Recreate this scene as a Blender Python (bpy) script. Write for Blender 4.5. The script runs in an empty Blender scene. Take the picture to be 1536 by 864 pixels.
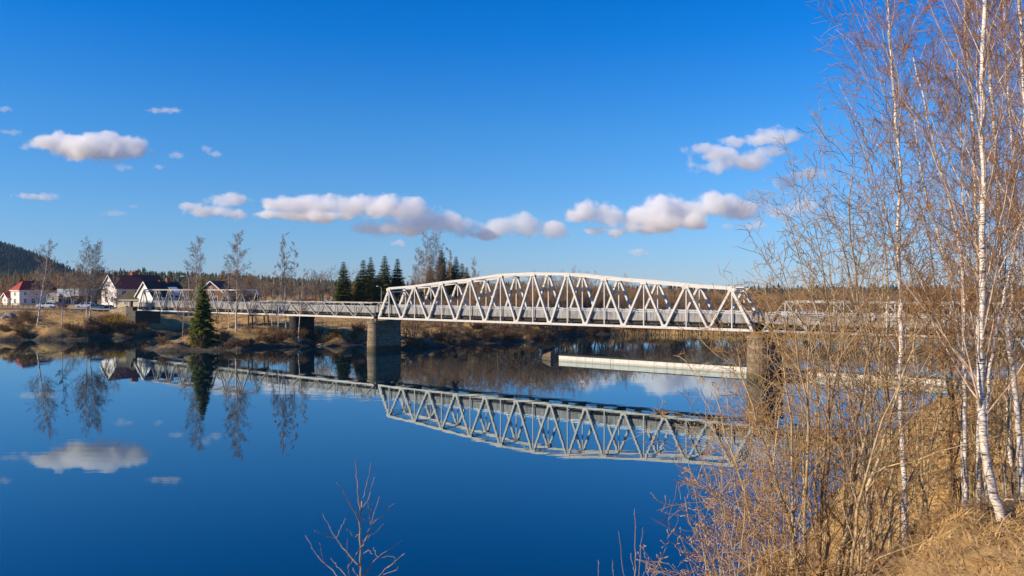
import bpy, bmesh, math, random
import numpy as np
from mathutils import Vector, Matrix
C = bpy.context.scene.collection
SC = bpy.context.scene
PI = math.pi
F = 1195.0; H = 10.3; HY = 433.0          # focal length in photo pixels, eye height over the water, horizon row
def W(x, y, Y): return Vector(((x-768)/F*Y, Y, H-(y-HY)/F*Y))
def WX(x, Y): return (x-768)/F*Y
def WZ(y, Y): return H-(y-HY)/F*Y

# ------------------------------------------------------------------ materials
def new_mat(name):
    m = bpy.data.materials.new(name); m.use_nodes = True
    nt = m.node_tree; b = nt.nodes['Principled BSDF']
    return m, nt, b
def ramp(nt, fac, stops):
    r = nt.nodes.new('ShaderNodeValToRGB'); nt.links.new(fac, r.inputs[0])
    e = r.color_ramp.elements
    while len(e) < len(stops): e.new(0.5)
    for k, (p, c) in enumerate(stops):
        e[k].position = p; e[k].color = (c[0], c[1], c[2], 1) if len(c) == 3 else c
    return r
def coords(nt, kind='Object', scale=(1,1,1)):
    t = nt.nodes.new('ShaderNodeTexCoord'); mp = nt.nodes.new('ShaderNodeMapping')
    mp.inputs['Scale'].default_value = scale
    nt.links.new(t.outputs[kind], mp.inputs[0]); return mp.outputs[0]
def noise(nt, vec, scale, detail=4, rough=0.55):
    n = nt.nodes.new('ShaderNodeTexNoise'); n.inputs['Scale'].default_value = scale
    n.inputs['Detail'].default_value = detail; n.inputs['Roughness'].default_value = rough
    nt.links.new(vec, n.inputs['Vector']); return n.outputs[0]
def bump(nt, b, h, strength, dist=0.02):
    n = nt.nodes.new('ShaderNodeBump'); n.inputs['Strength'].default_value = strength
    n.inputs['Distance'].default_value = dist
    nt.links.new(h, n.inputs['Height']); nt.links.new(n.outputs[0], b.inputs['Normal'])
def pmat(name, c1, c2=None, scale=3.0, rough=0.8, bmp=0.0, stretch=(1,1,1), spec=0.3, lo=0.35, hi=0.65, kind='Object', detail=5, metallic=0, per_obj=0.0):
    m, nt, b = new_mat(name)
    c2 = c2 or tuple(v*0.7 for v in c1)
    v = coords(nt, kind, stretch)
    n = noise(nt, v, scale, detail)
    r = ramp(nt, n, [(lo, c2), (hi, c1)])
    out = r.outputs[0]
    if per_obj:
        oi = nt.nodes.new('ShaderNodeObjectInfo'); hs = nt.nodes.new('ShaderNodeHueSaturation')
        mr = nt.nodes.new('ShaderNodeMapRange'); mr.inputs['To Min'].default_value = 1-per_obj; mr.inputs['To Max'].default_value = 1+per_obj
        nt.links.new(oi.outputs['Random'], mr.inputs[0]); nt.links.new(mr.outputs[0], hs.inputs['Value'])
        nt.links.new(out, hs.inputs['Color']); out = hs.outputs[0]
    nt.links.new(out, b.inputs['Base Color'])
    b.inputs['Roughness'].default_value = rough
    b.inputs['Specular IOR Level'].default_value = spec
    b.inputs['Metallic'].default_value = metallic
    if bmp: bump(nt, b, n, bmp)
    return m
M = {}
def rusty_white():
    m, nt, b = new_mat('white_bridge_paint')
    v = coords(nt)
    n1 = noise(nt, v, 1.3, 7, 0.7); n2 = noise(nt, v, 9, 4)
    r1 = ramp(nt, n2, [(0.3, (0.50,0.475,0.42)), (0.7, (0.66,0.64,0.585))])
    r2 = ramp(nt, n1, [(0.57, (0,0,0)), (0.70, (1,1,1))])
    mx = nt.nodes.new('ShaderNodeMix'); mx.data_type = 'RGBA'
    nt.links.new(r2.outputs[0], mx.inputs[0]); nt.links.new(r1.outputs[0], mx.inputs[6]); mx.inputs[7].default_value = (0.38,0.30,0.22,1)
    nt.links.new(mx.outputs[2], b.inputs['Base Color']); b.inputs['Roughness'].default_value = 0.55
    bump(nt, b, n2, 0.15)
    return m
M['white'] = rusty_white()
M['worn_paint'] = pmat('worn_bridge_paint', (0.47,0.45,0.40), (0.26,0.235,0.20), 1.6, 0.7, 0.1, detail=7)  # greyed bridge paint; on the left truss the grey stands in for shade
M['dark_steel'] = pmat('dark_floor_steel', (0.05,0.045,0.04), (0.02,0.02,0.02), 2, 0.7)
M['boards'] = pmat('weathered_boards', (0.40,0.39,0.37), (0.17,0.165,0.155), 2.5, 0.85, 0.3, stretch=(1,1,0.35), lo=0.3, hi=0.68, detail=7)
M['deck'] = pmat('deck_planks', (0.07,0.06,0.05), (0.04,0.035,0.03), 2, 0.9, 0.2)
def stone(name, ca, cb, joint, sc=1.0):
    m, nt, b = new_mat(name)
    t = nt.nodes.new('ShaderNodeTexCoord')
    sep = nt.nodes.new('ShaderNodeSeparateXYZ'); nt.links.new(t.outputs['Object'], sep.inputs[0])
    add = nt.nodes.new('ShaderNodeMath'); add.operation = 'ADD'; nt.links.new(sep.outputs[0], add.inputs[0]); nt.links.new(sep.outputs[1], add.inputs[1])
    cb_ = nt.nodes.new('ShaderNodeCombineXYZ'); nt.links.new(add.outputs[0], cb_.inputs[0]); nt.links.new(sep.outputs[2], cb_.inputs[1])
    br = nt.nodes.new('ShaderNodeTexBrick'); nt.links.new(cb_.outputs[0], br.inputs[0])
    br.inputs['Color1'].default_value = (*ca,1); br.inputs['Color2'].default_value = (*cb,1); br.inputs['Mortar'].default_value = (*joint,1)
    br.inputs['Scale'].default_value = 1.0*sc; br.inputs['Mortar Size'].default_value = 0.022; br.inputs['Brick Width'].default_value = 1.1; br.inputs['Row Height'].default_value = 0.5
    n = noise(nt, t.outputs['Object'], 2.2, 8, 0.7)
    r = ramp(nt, n, [(0.25, (0.35,0.34,0.30)), (0.7, (1.15,1.1,1.0))])
    mx = nt.nodes.new('ShaderNodeMix'); mx.data_type = 'RGBA'; mx.blend_type = 'MULTIPLY'; mx.inputs[0].default_value = 1
    nt.links.new(br.outputs[0], mx.inputs[6]); nt.links.new(r.outputs[0], mx.inputs[7])
    g = nt.nodes.new('ShaderNodeNewGeometry'); sz = nt.nodes.new('ShaderNodeSeparateXYZ'); nt.links.new(g.outputs['Position'], sz.inputs[0])
    wb = nt.nodes.new('ShaderNodeMath'); wb.operation = 'MULTIPLY_ADD'; wb.inputs[1].default_value = -1.6; nt.links.new(n, wb.inputs[0]); nt.links.new(sz.outputs[2], wb.inputs[2])
    wr = ramp(nt, wb.outputs[0], [(0.0, (0.34,0.36,0.30)), (0.12, (1,1,1))])      # tide stain, a ragged band above the water
    m3 = nt.nodes.new('ShaderNodeMix'); m3.data_type = 'RGBA'; m3.blend_type = 'MULTIPLY'; m3.inputs[0].default_value = 1
    nt.links.new(mx.outputs[2], m3.inputs[6]); nt.links.new(wr.outputs[0], m3.inputs[7])
    nt.links.new(m3.outputs[2], b.inputs['Base Color']); b.inputs['Roughness'].default_value = 0.9
    bump(nt, b, n, 0.6, 0.06)
    return m
M['stone'] = stone('pier_stone', (0.40,0.31,0.21), (0.27,0.21,0.145), (0.11,0.09,0.07))
M['stone_dark'] = stone('abutment_stone', (0.13,0.12,0.105), (0.09,0.085,0.075), (0.05,0.05,0.045))
M['black_stone'] = stone('blackened_stone', (0.06,0.05,0.04), (0.04,0.034,0.028), (0.02,0.02,0.02))  # near-black stone: deep shade beneath the low span is put into its colour
def concrete_mat():
    m, nt, b = new_mat('pale_concrete'); v = coords(nt, 'Object'); n = noise(nt, v, 1.2, 8, 0.65); n2 = noise(nt, coords(nt, 'Object', (1,1,0.08)), 2.6, 5, 0.7)
    a = ramp(nt, n, [(0.3, (0.60,0.58,0.52)), (0.7, (0.78,0.77,0.72))]); st = ramp(nt, n2, [(0.36, (0.45,0.42,0.36)), (0.52, (1,1,1))])
    g = nt.nodes.new('ShaderNodeNewGeometry'); sz = nt.nodes.new('ShaderNodeSeparateXYZ'); nt.links.new(g.outputs['Position'], sz.inputs[0])
    wb = nt.nodes.new('ShaderNodeMath'); wb.operation = 'MULTIPLY_ADD'; wb.inputs[1].default_value = -0.35; nt.links.new(n, wb.inputs[0]); nt.links.new(sz.outputs[2], wb.inputs[2])
    wr = ramp(nt, wb.outputs[0], [(0.0, (0.30,0.30,0.24)), (0.1, (1,1,1))])
    x = a.outputs[0]
    for q in (st, wr):
        mx = nt.nodes.new('ShaderNodeMix'); mx.data_type = 'RGBA'; mx.blend_type = 'MULTIPLY'; mx.inputs[0].default_value = 0.45
        nt.links.new(x, mx.inputs[6]); nt.links.new(q.outputs[0], mx.inputs[7]); x = mx.outputs[2]
    nt.links.new(x, b.inputs['Base Color']); b.inputs['Roughness'].default_value = 0.85; bump(nt, b, n, 0.3); return m
M['concrete'] = concrete_mat()
M['moss'] = pmat('mossy_cap', (0.06,0.07,0.035), (0.03,0.035,0.02), 3, 0.95, 0.3)  # dark green strip along the top of the boom
M['wood'] = pmat('old_timber', (0.26,0.19,0.12), (0.13,0.095,0.06), 4, 0.9, 0.3, stretch=(1,1,0.2))
M['asphalt'] = pmat('asphalt', (0.16,0.155,0.15), (0.11,0.108,0.105), 2, 0.9)
M['litter'] = pmat('dead_leaves', (0.30,0.14,0.055), (0.13,0.07,0.035), 7, 0.8)
M['rock'] = pmat('grey_rock', (0.30,0.28,0.26), (0.13,0.12,0.11), 2.0, 0.9, 0.5)
# bark, twigs, needles
def birch_bark(name, zs=1.0, white=(0.74,0.68,0.60), scale=16):
    m, nt, b = new_mat(name)
    v = coords(nt, 'Object', (1.0,1.0,3.2*zs))
    n = noise(nt, v, scale*0.55, 5, 0.65)
    r = ramp(nt, n, [(0.36, (0.035,0.028,0.022)), (0.43, (0.42,0.33,0.25)), (0.50, white)])
    nt.links.new(r.outputs[0], b.inputs['Base Color']); b.inputs['Roughness'].default_value = 0.75
    bump(nt, b, n, 0.4, 0.01)
    return m
M['birch'] = birch_bark('birch_bark', 2.2)
M['birch_far'] = birch_bark('birch_bark_far', 1.0, (0.66,0.62,0.56), 3)
M['birch_limb'] = pmat('birch_limb', (0.62,0.50,0.39), (0.30,0.20,0.13), 9, 0.8, lo=0.38, hi=0.6, stretch=(1,1,1))
M['birch_twig'] = pmat('birch_twig', (0.38,0.21,0.085), (0.23,0.115,0.05), 6, 0.8)
M['willow'] = pmat('willow_stem', (0.58,0.44,0.24), (0.28,0.20,0.10), 7, 0.75, lo=0.35, hi=0.62)
M['willow_twig'] = pmat('willow_twig', (0.52,0.31,0.10), (0.31,0.17,0.055), 5, 0.75)
M['willow_grey'] = pmat('grey_willow_stem', (0.46,0.38,0.27), (0.20,0.155,0.105), 9, 0.8, lo=0.35, hi=0.6)
M['willow_brown'] = pmat('brown_willow_stem', (0.40,0.26,0.13), (0.17,0.105,0.055), 8, 0.8, lo=0.35, hi=0.6)
M['twig_red'] = pmat('reddish_twigs', (0.44,0.23,0.085), (0.25,0.125,0.05), 5, 0.75)
M['twig_dull'] = pmat('dull_twigs', (0.33,0.225,0.12), (0.18,0.12,0.065), 5, 0.8)
M['dark_stem'] = pmat('shaded_bark', (0.17,0.125,0.075), (0.08,0.055,0.035), 8, 0.85, 0.3)  # dark brown bark
M['sapling'] = pmat('sapling_bark', (0.36,0.28,0.22), (0.20,0.15,0.12), 10, 0.7)
M['bare_trunk'] = pmat('grey_bark', (0.26,0.22,0.17), (0.13,0.10,0.08), 2, 0.9)
M['bare_twig'] = pmat('brown_twigs', (0.44,0.27,0.13), (0.27,0.16,0.08), 1.0, 0.9, per_obj=0.3)
M['grey_twig'] = pmat('grey_twigs', (0.30,0.235,0.175), (0.20,0.15,0.11), 1.0, 0.9, per_obj=0.15)
M['needle'] = pmat('spruce_needles', (0.19,0.215,0.04), (0.075,0.105,0.022), 1.2, 0.75, per_obj=0.2)
M['needle_lit'] = pmat('young_spruce_needles', (0.25,0.28,0.05), (0.11,0.15,0.03), 1.6, 0.7)  # brighter yellow-green needles of the young spruce
M['needle_gold'] = pmat('larch_twigs', (0.46,0.31,0.07), (0.22,0.165,0.04), 1.2, 0.8, per_obj=0.2)
def translucent(m, fac, c):
    nt = m.node_tree; b = nt.nodes['Principled BSDF']; out = nt.nodes['Material Output']
    t = nt.nodes.new('ShaderNodeBsdfTranslucent'); src = b.inputs['Base Color'].links[0].from_socket; nt.links.new(src, t.inputs[0])
    mx = nt.nodes.new('ShaderNodeMixShader'); mx.inputs[0].default_value = fac; nt.links.new(b.outputs[0], mx.inputs[1]); nt.links.new(t.outputs[0], mx.inputs[2]); nt.links.new(mx.outputs[0], out.inputs[0])
for k_ in ('needle','needle_lit','needle_gold'): translucent(M[k_], 0.4, None)
M['needle_far'] = pmat('far_needles', (0.060,0.080,0.034), (0.022,0.040,0.020), 0.12, 0.85, kind='Object')
M['needle_hill'] = pmat('hill_needles', (0.022,0.042,0.036), (0.012,0.026,0.026), 0.02, 0.9)
M['brown_far'] = pmat('far_bare_wood', (0.32,0.18,0.08), (0.17,0.105,0.052), 0.08, 0.9)
M['yellow_bush'] = pmat('yellow_willow', (0.50,0.32,0.035), (0.30,0.19,0.02), 1.5, 0.8)
M['brown_bush'] = pmat('brown_shrub', (0.32,0.19,0.09), (0.11,0.07,0.04), 1.5, 0.85, per_obj=0.3)
def grass_mat():
    m, nt, b = new_mat('dry_grass'); v = coords(nt, 'Object')
    n1 = noise(nt, v, 0.9, 5, 0.7); n2 = noise(nt, v, 11, 3, 0.7)
    a = ramp(nt, n2, [(0.3, (0.34,0.19,0.06)), (0.5, (0.62,0.40,0.15)), (0.72, (0.80,0.58,0.27))])
    c = ramp(nt, n1, [(0.33, (0.55,0.48,0.44)), (0.45, (0.9,0.86,0.84)), (0.66, (1.05,1.05,1.05))])
    mx = nt.nodes.new('ShaderNodeMix'); mx.data_type = 'RGBA'; mx.blend_type = 'MULTIPLY'; mx.inputs[0].default_value = 1
    nt.links.new(a.outputs[0], mx.inputs[6]); nt.links.new(c.outputs[0], mx.inputs[7]); nt.links.new(mx.outputs[2], b.inputs['Base Color'])
    b.inputs['Roughness'].default_value = 0.75; b.inputs['Specular IOR Level'].default_value = 0.25; return m
M['grass'] = grass_mat()
M['grass_far'] = pmat('dry_bank_grass', (0.42,0.29,0.125), (0.24,0.155,0.065), 0.6, 0.85)
def plain(name, c, rough=0.5, spec=0.5, metallic=0, coat=0.0, var=0.12, scale=2.0):
    m = pmat(name, c, tuple(v*(1-var) for v in c), scale, rough, spec=spec, metallic=metallic)
    if coat: m.node_tree.nodes['Principled BSDF'].inputs['Coat Weight'].default_value = coat
    return m
M['glass'] = plain('window_glass', (0.035,0.045,0.06), 0.08, 0.6)
M['wall_white'] = pmat('white_cladding', (0.78,0.75,0.70), (0.66,0.63,0.58), 0.8, 0.8, stretch=(1,1,4))
M['wall_cream'] = pmat('cream_cladding', (0.70,0.62,0.47), (0.58,0.50,0.37), 0.8, 0.8, stretch=(1,1,4))
M['wall_brown'] = pmat('brown_cladding', (0.26,0.14,0.07), (0.17,0.09,0.045), 0.8, 0.85)
M['wall_grey'] = pmat('grey_render', (0.40,0.40,0.41), (0.30,0.30,0.31), 0.6, 0.85)
M['roof_red'] = pmat('red_roof_tiles', (0.42,0.055,0.035), (0.27,0.035,0.025), 1.5, 0.8, 0.3)
M['roof_maroon'] = pmat('dark_red_tiles', (0.25,0.06,0.045), (0.15,0.038,0.03), 1.5, 0.8, 0.3)
M['roof_dark'] = pmat('dark_slates', (0.022,0.028,0.028), (0.012,0.016,0.016), 1.5, 0.75, 0.2)
M['roof_moss'] = pmat('mossy_roof', (0.11,0.085,0.04), (0.07,0.06,0.03), 1.0, 0.9, 0.3)
M['roof_orange'] = pmat('orange_brown_roof', (0.34,0.125,0.05), (0.2,0.07,0.03), 0.5, 0.8)
M['trim'] = plain('white_trim', (0.80,0.79,0.76), 0.6)
M['brick'] = pmat('chimney_brick', (0.36,0.13,0.08), (0.22,0.08,0.05), 4, 0.9, 0.3)
M['fascia'] = plain('pale_blue_fascia', (0.52,0.58,0.66), 0.6)
M['tyre'] = plain('tyre_rubber', (0.02,0.02,0.02), 0.8, 0.2)
M['rim'] = plain('alloy_rim', (0.5,0.5,0.52), 0.35, 0.5, 0.8)
M['lamp_glass'] = plain('lamp_lens', (0.75,0.76,0.78), 0.15)
M['red_lens'] = plain('rear_lens', (0.4,0.02,0.02), 0.2)
M['galv'] = plain('galvanised_steel', (0.42,0.43,0.44), 0.45, 0.5, 0.6)
M['plastic'] = plain('black_plastic', (0.03,0.03,0.032), 0.6)

# ------------------------------------------------------------------ mesh helpers
class MB:
    def __init__(s): s.v = []; s.f = []; s.mi = []
    def add(s, vs, fs, mi=0):
        o = len(s.v); s.v.extend([tuple(p) for p in vs]); s.f.extend([tuple(i+o for i in f) for f in fs]); s.mi.extend([mi]*len(fs))
    def hexa(s, p, mi=0):   # 8 corners: bottom ring then top ring (counter clockwise seen from above)
        s.add(p, [(3,2,1,0),(4,5,6,7),(0,1,5,4),(1,2,6,5),(2,3,7,6),(3,0,4,7)], mi)
    def box(s, c, dx, dy, dz, ang=0.0, mi=0):
        ca, sa = math.cos(ang), math.sin(ang); p = []
        for z in (-dz/2, dz/2):
            for x, y in ((-1,-1),(1,-1),(1,1),(-1,1)):
                X, Y = x*dx/2, y*dy/2
                p.append((c[0]+X*ca-Y*sa, c[1]+X*sa+Y*ca, c[2]+z))
        s.hexa(p, mi)
    def bar(s, a, b, w, h, side=None, mi=0):      # rectangular bar from a to b, w across 'side', h across the other way
        a = Vector(a); b = Vector(b); t = (b-a).normalized()
        sd = Vector(side) if side is not None else t.cross(Vector((0,0,1)))
        sd = (sd - t*sd.dot(t)).normalized(); up = t.cross(sd)
        p = []
        for q in (a, b):
            p += [q-sd*w/2-up*h/2, q+sd*w/2-up*h/2, q+sd*w/2+up*h/2, q-sd*w/2+up*h/2]
        s.add(p, [(0,1,2,3),(7,6,5,4),(1,0,4,5),(2,1,5,6),(3,2,6,7),(0,3,7,4)], mi)
    def prism(s, poly, z0, z1, mi=0, taper=1.0):
        n = len(poly); cx = sum(p[0] for p in poly)/n; cy = sum(p[1] for p in poly)/n
        vs = [(p[0], p[1], z0) for p in poly]+[(cx+(p[0]-cx)*taper, cy+(p[1]-cy)*taper, z1) for p in poly]
        s.add(vs, [tuple(range(n-1,-1,-1)), tuple(range(n,2*n))]+[(i,(i+1)%n,n+(i+1)%n,n+i) for i in range(n)], mi)
    def tube(s, pts, rads, k=8, mi=0, cap=True):
        pts = [Vector(p) for p in pts]; vs = []; n = len(pts)
        for i, p in enumerate(pts):
            t = (pts[min(i+1,n-1)]-pts[max(i-1,0)]).normalized()
            r = Vector((1,0,0)) if abs(t.x) < 0.9 else Vector((0,1,0))
            u = t.cross(r).normalized(); w = t.cross(u)
            for j in range(k):
                a = 2*PI*j/k; vs.append(p+(u*math.cos(a)+w*math.sin(a))*rads[i])
        fs = [(i*k+j, i*k+(j+1)%k, (i+1)*k+(j+1)%k, (i+1)*k+j) for i in range(n-1) for j in range(k)]
        if cap: fs += [tuple(range(k-1,-1,-1)), tuple((n-1)*k+j for j in range(k))]
        s.add(vs, fs, mi)
    def mesh(s, name, mats, smooth=False, bevel=0.0):
        me = bpy.data.meshes.new(name); me.from_pydata(s.v, [], s.f)
        for m in (mats if isinstance(mats, (list, tuple)) else [mats]): me.materials.append(m)
        me.polygons.foreach_set('material_index', s.mi)
        bm = bmesh.new(); bm.from_mesh(me); bmesh.ops.recalc_face_normals(bm, faces=bm.faces)
        if bevel: bmesh.ops.bevel(bm, geom=list(bm.edges), offset=bevel, segments=2, affect='EDGES', profile=0.5)
        bm.to_mesh(me); bm.free()
        if smooth: me.polygons.foreach_set('use_smooth', [True]*len(me.polygons))
        me.update(); return me
    def build(s, name, mats, parent=None, smooth=False, bevel=0.0, loc=None):
        return link(name, s.mesh(name, mats, smooth, bevel), parent, loc)
def link(name, me, parent=None, loc=None):
    o = bpy.data.objects.new(name, me); C.objects.link(o)
    if parent is not None:
        o.parent = parent
    if loc is not None: o.location = loc
    return o
def tag(o, label=None, cat=None, group=None, kind=None):
    if label: o['label'] = label
    if cat: o['category'] = cat
    if group: o['group'] = group
    if kind: o['kind'] = kind
    return o
def empty(name, loc=(0,0,0), rz=0.0, label=None, cat=None, group=None):
    o = bpy.data.objects.new(name, None); C.objects.link(o); o.location = loc; o.rotation_euler = (0,0,rz)
    o.empty_display_size = 0.2
    return tag(o, label, cat, group)
def copy_tree(root, loc=None, rz=None, scale=None, label=None, group=None):
    r = root.copy(); C.objects.link(r)
    if loc is not None: r.location = loc
    if rz is not None: r.rotation_euler = (0,0,rz)
    if scale is not None: r.scale = scale if hasattr(scale, '__len__') else (scale,)*3
    if label: r['label'] = label
    if group: r['group'] = group
    for ch in root.children:
        c = ch.copy(); C.objects.link(c); c.parent = r
        for g in ch.children:
            d = g.copy(); C.objects.link(d); d.parent = c
    return r

# ------------------------------------------------------------------ numpy meshes
def np_mesh(name, verts, quads, mat, tris=None, smooth=True, mats=None, mi=None):
    me = bpy.data.meshes.new(name)
    nq = 0 if quads is None else len(quads); ntr = 0 if tris is None else len(tris)
    me.vertices.add(len(verts)); me.vertices.foreach_set('co', np.asarray(verts, np.float32).ravel())
    nl = nq*4+ntr*3; me.loops.add(nl); me.polygons.add(nq+ntr)
    li = np.concatenate([np.asarray(quads, np.int32).ravel() if nq else np.zeros(0, np.int32), np.asarray(tris, np.int32).ravel() if ntr else np.zeros(0, np.int32)])
    me.loops.foreach_set('vertex_index', li)
    st = np.concatenate([np.arange(nq)*4, nq*4+np.arange(ntr)*3]).astype(np.int32)
    me.polygons.foreach_set('loop_start', st)
    if smooth: me.polygons.foreach_set('use_smooth', np.ones(nq+ntr, bool))
    for m in (mats or [mat]): me.materials.append(m)
    if mi is not None: me.polygons.foreach_set('material_index', np.asarray(mi, np.int32))
    me.update(calc_edges=True); me.validate()
    return me
def tubes_np(lines, sides):
    """lines: list of (pts list, radii list) -> verts, quads"""
    V = []; Q = []; off = 0; by = {}
    for p, r in lines: by.setdefault(len(p), []).append((p, r))
    for n, ls in by.items():
        P = np.array([l[0] for l in ls], float); R = np.array([l[1] for l in ls], float)
        T = np.gradient(P, axis=1); T /= np.linalg.norm(T, axis=2, keepdims=True)+1e-9
        ref = np.where(np.abs(T[...,2:3]) < 0.9, np.array([0,0,1.0]), np.array([1.0,0,0]))
        U = np.cross(T, ref); U /= np.linalg.norm(U, axis=2, keepdims=True)+1e-9
        X = np.cross(T, U)
        a = np.arange(sides)*2*PI/sides
        vv = P[:,:,None,:]+R[:,:,None,None]*(np.cos(a)[None,None,:,None]*U[:,:,None,:]+np.sin(a)[None,None,:,None]*X[:,:,None,:])
        B = len(ls); V.append(vv.reshape(-1,3))
        b = np.arange(B)[:,None,None]*n*sides; i = np.arange(n-1)[None,:,None]*sides; j = np.arange(sides)[None,None,:]; j2 = (j+1)%sides
        q = np.stack([b+i+j, b+i+j2, b+i+sides+j2, b+i+sides+j], -1).reshape(-1,4)+off
        Q.append(q); off += B*n*sides
    if not V: return np.zeros((0,3)), np.zeros((0,4), int)
    return np.concatenate(V), np.concatenate(Q)
def tube_mesh(name, groups, mats=None):
    """groups: list of (lines, sides, material)"""
    V = []; Q = []; mi = []; off = 0; ms = []
    for lines, sides, m in groups:
        v, q = tubes_np(lines, sides)
        if len(v) == 0: continue
        V.append(v); Q.append(q+off); off += len(v); mi += [len(ms)]*len(q); ms.append(m)
    return np_mesh(name, np.concatenate(V), np.concatenate(Q), None, mats=ms, mi=mi)

# ------------------------------------------------------------------ branching
def nrm(d):
    l = math.sqrt(d[0]*d[0]+d[1]*d[1]+d[2]*d[2]) or 1e-9
    return (d[0]/l, d[1]/l, d[2]/l)
def perp(d, rng):
    while True:
        v = (rng.uniform(-1,1), rng.uniform(-1,1), rng.uniform(-1,1))
        k = v[0]*d[0]+v[1]*d[1]+v[2]*d[2]
        w = (v[0]-k*d[0], v[1]-k*d[1], v[2]-k*d[2])
        if w[0]**2+w[1]**2+w[2]**2 > 0.05: return nrm(w)
def grow(out, rng, p, d, L, r, lvl, P):
    n = P['seg'][lvl]; st = L/n; pts = [p]; dirs = [d]; w = P['wob'][lvl]; tr = P['trop'][lvl]
    for i in range(n):
        d = nrm((d[0]+rng.gauss(0,w), d[1]+rng.gauss(0,w), d[2]+rng.gauss(0,w)+tr))
        p = (p[0]+d[0]*st, p[1]+d[1]*st, p[2]+d[2]*st); pts.append(p); dirs.append(d)
    tip = P.get('tip', 0.25)
    rm = P['rmin']
    rads = [max(r*(1-(1-tip)*i/n), rm) for i in range(n+1)]
    rads[-1] *= 0.6
    out[lvl].append((pts, rads))
    spawn(out, rng, pts, dirs, L, r, lvl, P, rads)
def spawn(out, rng, pts, dirs, L, r, lvl, P, rads, t0=None, count=None, lens=None):
    if lvl >= P['max']: return
    n = len(pts)-1
    k = count if count is not None else P['nch'][lvl]
    k = int(k+rng.random()) if isinstance(k, float) else k
    s0 = P['start'][lvl] if t0 is None else t0
    for c in range(k):
        t = s0+(1-s0)*((c+rng.random())/k)**(P.get('bias', 1.0) if lvl == 0 else 1.0)*0.98
        f = t*n; i = min(int(f), n-1); u = f-i
        a, b = pts[i], pts[i+1]
        q = (a[0]+(b[0]-a[0])*u, a[1]+(b[1]-a[1])*u, a[2]+(b[2]-a[2])*u)
        d = dirs[i+1]; e = perp(d, rng)
        an = math.radians(rng.uniform(*P['ang'][lvl])); ca, sa = math.cos(an), math.sin(an)
        nd = nrm((d[0]*ca+e[0]*sa, d[1]*ca+e[1]*sa, d[2]*ca+e[2]*sa))
        ll = (lens(t) if lens else L*P['lr'][lvl]*(1-P['fall'][lvl]*(t-s0)/(1-s0+1e-6)))*rng.uniform(0.65,1.2)
        rr = min(rads[i]*P['rr'][lvl], r*P['rr'][lvl]*1.2)*rng.uniform(0.75,1.05)
        grow(out, rng, q, nd, ll, max(rr, P['rmin']), lvl+1, P)
def newout(): return [[] for _ in range(6)]
# ------------------------------------------------------------------ terrain
SHORE_FAR = [(-900,140),(-300,150),(-200,153),(-130,154),(-100,157),(-89,160),(-82,166),(-78,177),(-73,187),(-68,184),(-65,168),(-63.5,150),
             (-62.5,138),(-60.5,131.5),(-56,130),(-51,131.5),(-46,133),(-41,140),(-34,143.5),(-27.6,144),(-21,137),(-17.5,134.5),(-13,141),(-9.8,146),(-3,151),
             (4.2,157),(11,168),(18,178),(28,177),(40,178),(51,176),(70,172),(90,170),(110,176),(140,176),(300,190),(900,240),(9000,400),(9000,12000),(-9000,12000),(-9000,140)]
SHORE_NEAR = [(-9000,-50),(-400,-8),(-120,10),(-60,16),(-20,20.5),(-5,21),(2,20),(6,23.5),(9.9,30),(16,40),(23,49),(30,56.7),(42,64),(55,71),(70,82),(90,92),(140,110),(400,150),(9000,220),(9000,-9000),(-9000,-9000)]
def sdf(poly, X, Y):
    """signed distance, positive inside"""
    P = np.array(poly, float); Q = np.roll(P, -1, 0)
    shp = X.shape; x = X.ravel(); y = Y.ravel(); best = np.full(x.shape, 1e18); ins = np.zeros(x.shape, bool)
    for (ax, ay), (bx, by) in zip(P, Q):
        dx, dy = bx-ax, by-ay; t = np.clip(((x-ax)*dx+(y-ay)*dy)/(dx*dx+dy*dy), 0, 1)
        best = np.minimum(best, (x-ax-t*dx)**2+(y-ay-t*dy)**2)
        c = ((ay > y) != (by > y)); 
        with np.errstate(divide='ignore', invalid='ignore'):
            xi = ax+(y-ay)*dx/(dy if dy != 0 else 1e-12)
        ins ^= c & (x < xi)
    d = np.sqrt(best); return np.where(ins, d, -d).reshape(shp)
_rs = np.random.RandomState(5)
_waves = []
for k in range(42):
    wl = 90*0.86**k; a = _rs.uniform(0, 2*PI); _waves.append((math.cos(a)*2*PI/wl, math.sin(a)*2*PI/wl, _rs.uniform(0,2*PI), wl))
def rough(X, Y, lo, hi):
    z = np.zeros_like(X, float)
    for kx, ky, ph, wl in _waves:
        if lo <= wl <= hi: z += np.sin(kx*X+ky*Y+ph+1.3*np.sin(0.6*ky*X-0.7*kx*Y))*wl**0.8
    return z
def sm(t): t = np.clip(t, 0, 1); return t*t*(3-2*t)
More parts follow.
